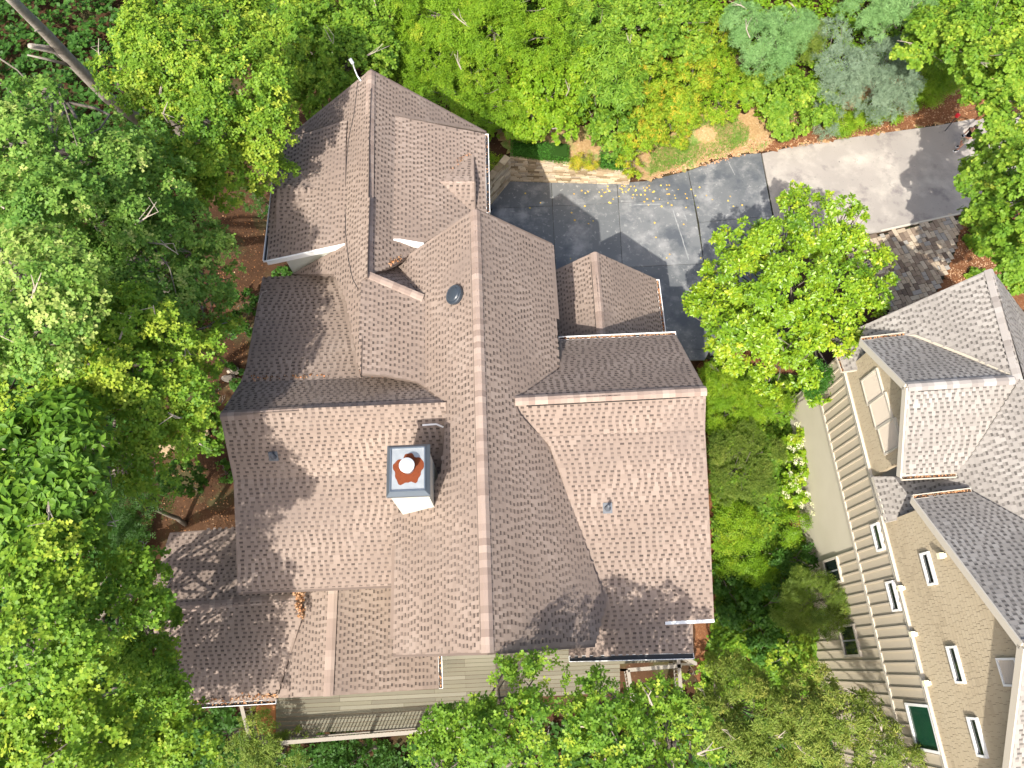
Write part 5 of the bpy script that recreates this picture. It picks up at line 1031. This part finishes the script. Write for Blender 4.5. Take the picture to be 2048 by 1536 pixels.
# clipped hedges on the wall
def hedge(px0, px1, dep, h, label, seed):
    a, b = at(*px0), at(*px1); d = (b - a); d[2] = 0; L = np.linalg.norm(d); d /= L; nn = np.array([-d[1], d[0], 0]); g = np.random.default_rng(seed); n = int(L * dep * 900)
    base = (a + b) / 2 + nn * dep / 2; u = g.random(n) * L; v = g.random(n) * dep; face = g.random(n); z = np.where(face < .6, h, g.random(n) * h); v = np.where((face > .6) & (face < .85), 0, v); v = np.where(face > .92, dep, v); u = np.where((face >= .85) & (face < .885), 0, np.where((face >= .885) & (face < .92), L, u))
    z0 = a[2] + (b[2] - a[2]) * u / L; P = a * [1, 1, 0] + d * u[:, None] + nn * v[:, None]; P[:, 2] = z0 + z + g.normal(0, .02, n); P[:, :2] += g.normal(0, .025, (n, 2))
    az = g.random(n) * 6.28; V, Fc, nf = leaves(P, np.stack([np.cos(az), np.sin(az), .5 + az * 0], -1), g.normal(0, .5, (n, 3)) + [0, 0, 1], .05 + .03 * g.random(n), 'oval', 1.5)
    t = thing('clipped_hedge', base * [1, 1, 0] + [0, 0, min(a[2], b[2]) - .05], label, 'hedge', 'clipped hedges on the stone wall'); build('foliage', V, Fc, M['hedge'], t, np.clip(np.repeat(.5 + g.normal(0, .2, n), nf), 0, 1))
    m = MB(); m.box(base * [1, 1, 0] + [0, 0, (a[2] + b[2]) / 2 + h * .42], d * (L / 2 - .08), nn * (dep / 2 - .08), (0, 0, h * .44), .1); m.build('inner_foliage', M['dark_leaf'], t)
hedge((1022,316,1.82), (1136,329,1.42), .95, .42, 'long clipped green hedge on the wall top nearest the north-east gable', 1)
hedge((1198,338,1.08), (1246,345,.85), .9, .38, 'short clipped hedge on the wall top right of the yellow shrub', 2)
shrub('small golden-yellow shrub draping over the wall between the two clipped hedges', [(1168,312,20,2.0),(1150,322,12,1.9),(1185,325,13,1.8)], {**ARC, 'size':.26, 'tone':.85, 'clump':.3, 'gap':.15}, 190, 'yellowish', name='golden_shrub')
shrub('bright fern at the gutter end of the north wing by the wall corner', [(988,318,17,2.0),(982,335,12,1.9)], {**ARC, 'size':.3, 'tone':.8, 'clump':.3, 'droop':.2}, 191, 'lime', name='fern_clump')
HO = dict(leaf='oval', size=.2, per=8, gap=.18, clump=.3, tone=.55, width=1.8)
for i, (x, y, r, lb) in enumerate(((1955,470,20,'leafy hosta under the right edge maple, topmost in the straw bed'), (1972,497,15,'leafy hosta in the straw bed, second down from the paver corner'), (1958,545,17,'leafy hosta in the straw bed just above the grey roof peak'), (1985,565,16,'leafy hosta beside the boulder at the grey roof peak'), (2040,570,16,'pale spiky plant right of the boulder behind the grey roof peak'))):
    shrub(lb, [(x, y, r, .35)], HO, 300 + i, 'oak', name='hosta', limbs=False)
def boulder(px, py, r, label, seed, sq=.6, cat='rock', asp=1.5):
    g = np.random.default_rng(seed); c = on_ground(px, py); V = []; Fc = []; nu, nv = 12, 7
    for j in range(nv + 1):
        for i in range(nu):
            th = math.pi * j / nv; ph = 2 * math.pi * i / nu; d = np.array([math.sin(th) * math.cos(ph) * asp, math.sin(th) * math.sin(ph), math.cos(th) * sq]); V.append(c + d * r * (1 + .18 * math.sin(3 * ph + seed) * math.sin(th) + g.normal(0, .05)) + [0, 0, r * sq * .4])
    for j in range(nv):
        for i in range(nu): Fc.append([j * nu + i, (j + 1) * nu + i, (j + 1) * nu + (i + 1) % nu, j * nu + (i + 1) % nu])
    single('boulder', V, Fc, M['rock'], label, cat)
boulder(2035, 548, .55, 'large tan boulder at the right edge behind the grey roof peak', 3)
boulder(468, 742, .22, 'flat tan stepping stone nearest the west roof kink', 4, .25); boulder(455, 757, .2, 'flat tan stepping stone farther from the west roof kink', 5, .25)
bed = thing('stone_edging', on_ground(360,890), 'curved row of small tan stones edging a planting bed under the left trees', 'edging'); 
for i, (x, y) in enumerate(((322,892),(333,899),(345,893),(357,896),(369,893),(381,888),(392,883),(402,877),(410,869),(330,908))):
    c = on_ground(x, y) + [0, 0, .05]; m = MB(); d = np.array([math.cos(-.1 + i * .05), math.sin(-.1 + i * .05), 0]); m.box(c, d * rr.uniform(.15, .24), np.array([-d[1], d[0], 0]) * rr.uniform(.09, .14), (0, 0, .12), rr.uniform(.0, .2))
    for q_ in m.V:
        for k in range(3): q_[k] += rr.uniform(-.025, .025)
    m.build('stone', M['wallstone'], bed)
for i, (p, q_, lb) in enumerate((((1600,845),(1640,838),'short timber edging board by the batten wall corner'), ((1568,948),(1640,945),'timber step board between the hydrangeas'), ((1572,1084),(1642,1078),'timber step board near the dark rhododendron'))):
    a, b = on_ground(*p) + [0, 0, .12], on_ground(*q_) + [0, 0, .12]; m = MB(); m.bar(a, b, .12, .2); m.single('timber_edging', M['redwood'], lb, 'timber step', 'timber steps between the houses')
# debris on the roofs
def debris(pts, pl, n, seed, label, size=.05, h=.05, m='debris'):
    g = np.random.default_rng(seed); P = []
    for i in range(n):
        k = g.random() * (len(pts) - 1); j = int(k); f = k - j; p = np.array(pts[j]) * (1 - f) + np.array(pts[min(j + 1, len(pts) - 1)]) * f + g.normal(0, 1, 2) * [3.0, 2.5]; P.append(hit(p, pl) + [0, 0, .03 + g.random() * h])
    P = np.array(P); D = g.normal(size=(n, 3)) * [1, 1, .3]; V, Fc, nf = leaves(P, D, g.normal(0, .5, (n, 3)) + [0, 0, 1], size * (.6 + g.random(n)), 'oval', 1.5)
    tag(build('leaf_debris', V, Fc, M[m], None, np.repeat(g.random(n), nf), kind='stuff'), label, 'leaf debris')
debris([(725,745),(760,748),(800,756),(835,764)], pWN2, 420, 1, 'brown leaf debris piled in the valley behind the west wing ridge', .08, .14)
debris([(505,757),(540,756),(600,754),(655,750)], pWN2, 60, 2, 'thin dark line of wet leaves along the west roof kink', .07, .02)
debris([(592,1188),(606,1190),(600,1212),(606,1235)], pPN, 260, 3, 'leaf litter caught between the two porch roofs', .08, .25)
debris([(780,530),(790,524),(800,518)], pNE, 60, 4, 'russet leaves in the valley below the white dormer fascia', .06, .05)
debris([(905,340),(915,325),(925,315),(945,310)], pDE, 40, 5, 'russet leaves along the little east gable valley', .05, .04)
debris([(560,1390),(480,1396),(360,1404),(335,1390)], pPS, 220, 6, 'dark leaves collected along the porch eave', .07, .05)
def stick(pts, pl, label, r=.012):
    m = MB(); m.tube([hit(p, pl) + [0, 0, .03] for p in pts], r, 5); m.single('fallen_twig', M['twig'], label, 'twig', 'twigs fallen on the brown roofs')
stick([(535,582),(525,586),(520,600),(517,606)], pWN2, 'pale twig on the flat west roof near its outer corner', .02)
stick([(344,1160),(338,1170),(334,1180)], pPN, 'pale twig on the shaded porch roof', .016)
stick([(622,350),(632,345),(640,349)], pDW, 'short curved twig above the little west gable', .012)
# driveway marker stake
p0 = on_ground(1890, 262); m = MB(); t = thing('driveway_marker', p0, 'red reflector on a thin black stake at the road edge', 'marker'); m.tube([p0 - [0, 0, .1], p0 + [0, 0, 1.15]], .02, 6); m.build('stake', M['black'], t); m = MB(); m.tube([p0 + [0, 0, 1.12], p0 + [0, 0, 1.15], p0 + [0, 0, 1.3], p0 + [0, 0, 1.33]], [.05, .11, .11, .05], 12); m.build('reflector', M['red'], t)
# ------------------------------------------------------------------ person
pb = at(1916, 297, .0); person = thing('person', pb, 'person in black shirt and khaki shorts on the shaded road holding a drone controller', 'person')
fw = np.array([-.97, -.22, 0]); lf = np.array([.22, -.97, 0])
def L_(x, y, z): return fw * x + lf * y + np.array([0, 0, z])
def skin(name, pts, edges, rad, m, parent=person, sub=2, root=0):
    me = bpy.data.meshes.new(name); me.from_pydata([tuple(L_(*p)) for p in pts], edges, []); me.materials.append(m); o = link(name, me, parent)
    sk = o.modifiers.new('Skin', 'SKIN'); sk.use_smooth_shade = True
    for i, v in enumerate(me.skin_vertices[0].data): r = rad[i]; v.radius = (r, r) if not isinstance(r, tuple) else r; v.use_root = i == root
    ss = o.modifiers.new('Sub', 'SUBSURF'); ss.levels = sub; ss.render_levels = sub; return o
J = [(0,0,.95),(.0,0,1.12),(.02,0,1.32),(.03,0,1.46),(.045,0,1.53),(.06,0,1.60),(.07,0,1.68),(.065,0,1.75),
     (.03,.19,1.42),(.0,.27,1.16),(.24,.14,1.10),(.31,.09,1.10), (.03,-.19,1.42),(.0,-.27,1.16),(.24,-.14,1.10),(.31,-.09,1.10),
     (.02,.10,.88),(.10,.11,.50),(.10,.11,.10),(.24,.12,.05),(.0,-.10,.88),(.06,-.10,.50),(-.14,-.10,.12),(-.02,-.11,.05)]
E_ = [(0,1),(1,2),(2,3),(3,4),(4,5),(5,6),(6,7),(3,8),(8,9),(9,10),(10,11),(3,12),(12,13),(13,14),(14,15),(0,16),(16,17),(17,18),(18,19),(0,20),(20,21),(21,22),(22,23)]
Rr = [.13,.12,.14,.09,.055,.085,.10,.07,.06,.042,.034,.028,.06,.042,.034,.028,.085,.058,.04,.035,.085,.058,.04,.035]
skin('body', J, E_, Rr, M['skin'])
skin('shirt', [(0,0,.93),(.0,0,1.12),(.02,0,1.32),(.03,0,1.43),(.03,.19,1.41),(.01,.25,1.25),(.03,-.19,1.41),(.01,-.25,1.25)], [(0,1),(1,2),(2,3),(3,4),(4,5),(3,6),(6,7)], [.17,.15,.17,.12,.085,.075,.085,.075], M['blackcloth'])
skin('shorts', [(0,0,.98),(0,0,.90),(.03,.11,.82),(.10,.12,.56),(.03,-.11,.82),(.07,-.12,.56)], [(0,1),(1,2),(2,3),(1,4),(4,5)], [.16,.15,.115,.10,.115,.10], M['shorts'])
for k, y in ((0, .12), (1, -.11)):
    x0 = .13 if k == 0 else -.13
    skin('shoe', [(x0-.05,y,.06),(x0+.08,y,.05),(x0+.2,y,.035)], [(0,1),(1,2)], [.055,.05,.04], M['blackcloth']); m = MB(); m.box(pb + L_(x0+.07,y,.012), fw*.16, lf*.052, (0,0,.014)); m.build('sole', M['shoe'], person)
for y in (.09, -.09):
    s = 1 if y > 0 else -1
    for f in range(4): skin('finger', [(.31,y+s*.012*(1.5-f)*.8,1.10),(.37,y-s*.02+s*.01*(1.5-f),1.105-.012*f),(.385,y-s*.05,1.10-.014*f)], [(0,1),(1,2)], [.011,.009,.007], M['skin'], sub=1)
    skin('thumb', [(.30,y,1.115),(.335,y-s*.03,1.135),(.36,y-s*.045,1.13)], [(0,1),(1,2)], [.012,.010,.008], M['skin'], sub=1)
skin('hair', [(.015,0,1.64),(.035,0,1.73),(.06,0,1.79)], [(0,1),(1,2)], [.105,.125,.10], M['hair'])
for y in (.035, -.035): m = MB(); m.box(pb + L_(.158,y,1.68), fw*.006, lf*.012, (0,0,.006)); m.build('eye', M['dark'], person)
m = MB(); m.ext([pb + L_(.155,.012,1.63), pb + L_(.155,-.012,1.63), pb + L_(.158,0,1.69)], fw*.025); m.build('nose', M['skin'], person)
m = MB(); m.box(pb + L_(.15,0,1.60), fw*.004, lf*.024, (0,0,.004)); m.build('mouth', M['rust'], person)
for y in (.10, -.10): m = MB(); m.box(pb + L_(.06,y,1.66), fw*.02, lf*.01, (0,0,.032)); m.build('ear', M['skin'], person)
cb_ = pb + L_(.36,0,1.13); t = thing('drone_controller', cb_, 'small pale grey remote controller held in both hands', 'controller'); m = MB(); m.box(cb_, fw*.055, lf*.085, (0,0,.02)); m.build('casing', M['plasticgrey'], t)
for y in (.04, -.04): m = MB(); m.tube([cb_ + L_(0,y,.02), cb_ + L_(0,y,.045)], .01, 8); m.build('joystick', M['black'], t)
m = MB(); m.box(cb_ + L_(.09,0,.03), fw*.045, lf*.08, (0,0,.006)); m.build('phone', M['glass'], t)
print('total faces', sum(len(o.data.polygons) for o in bpy.data.objects if o.type == 'MESH'), 'leaf tris', LEAFN[0])
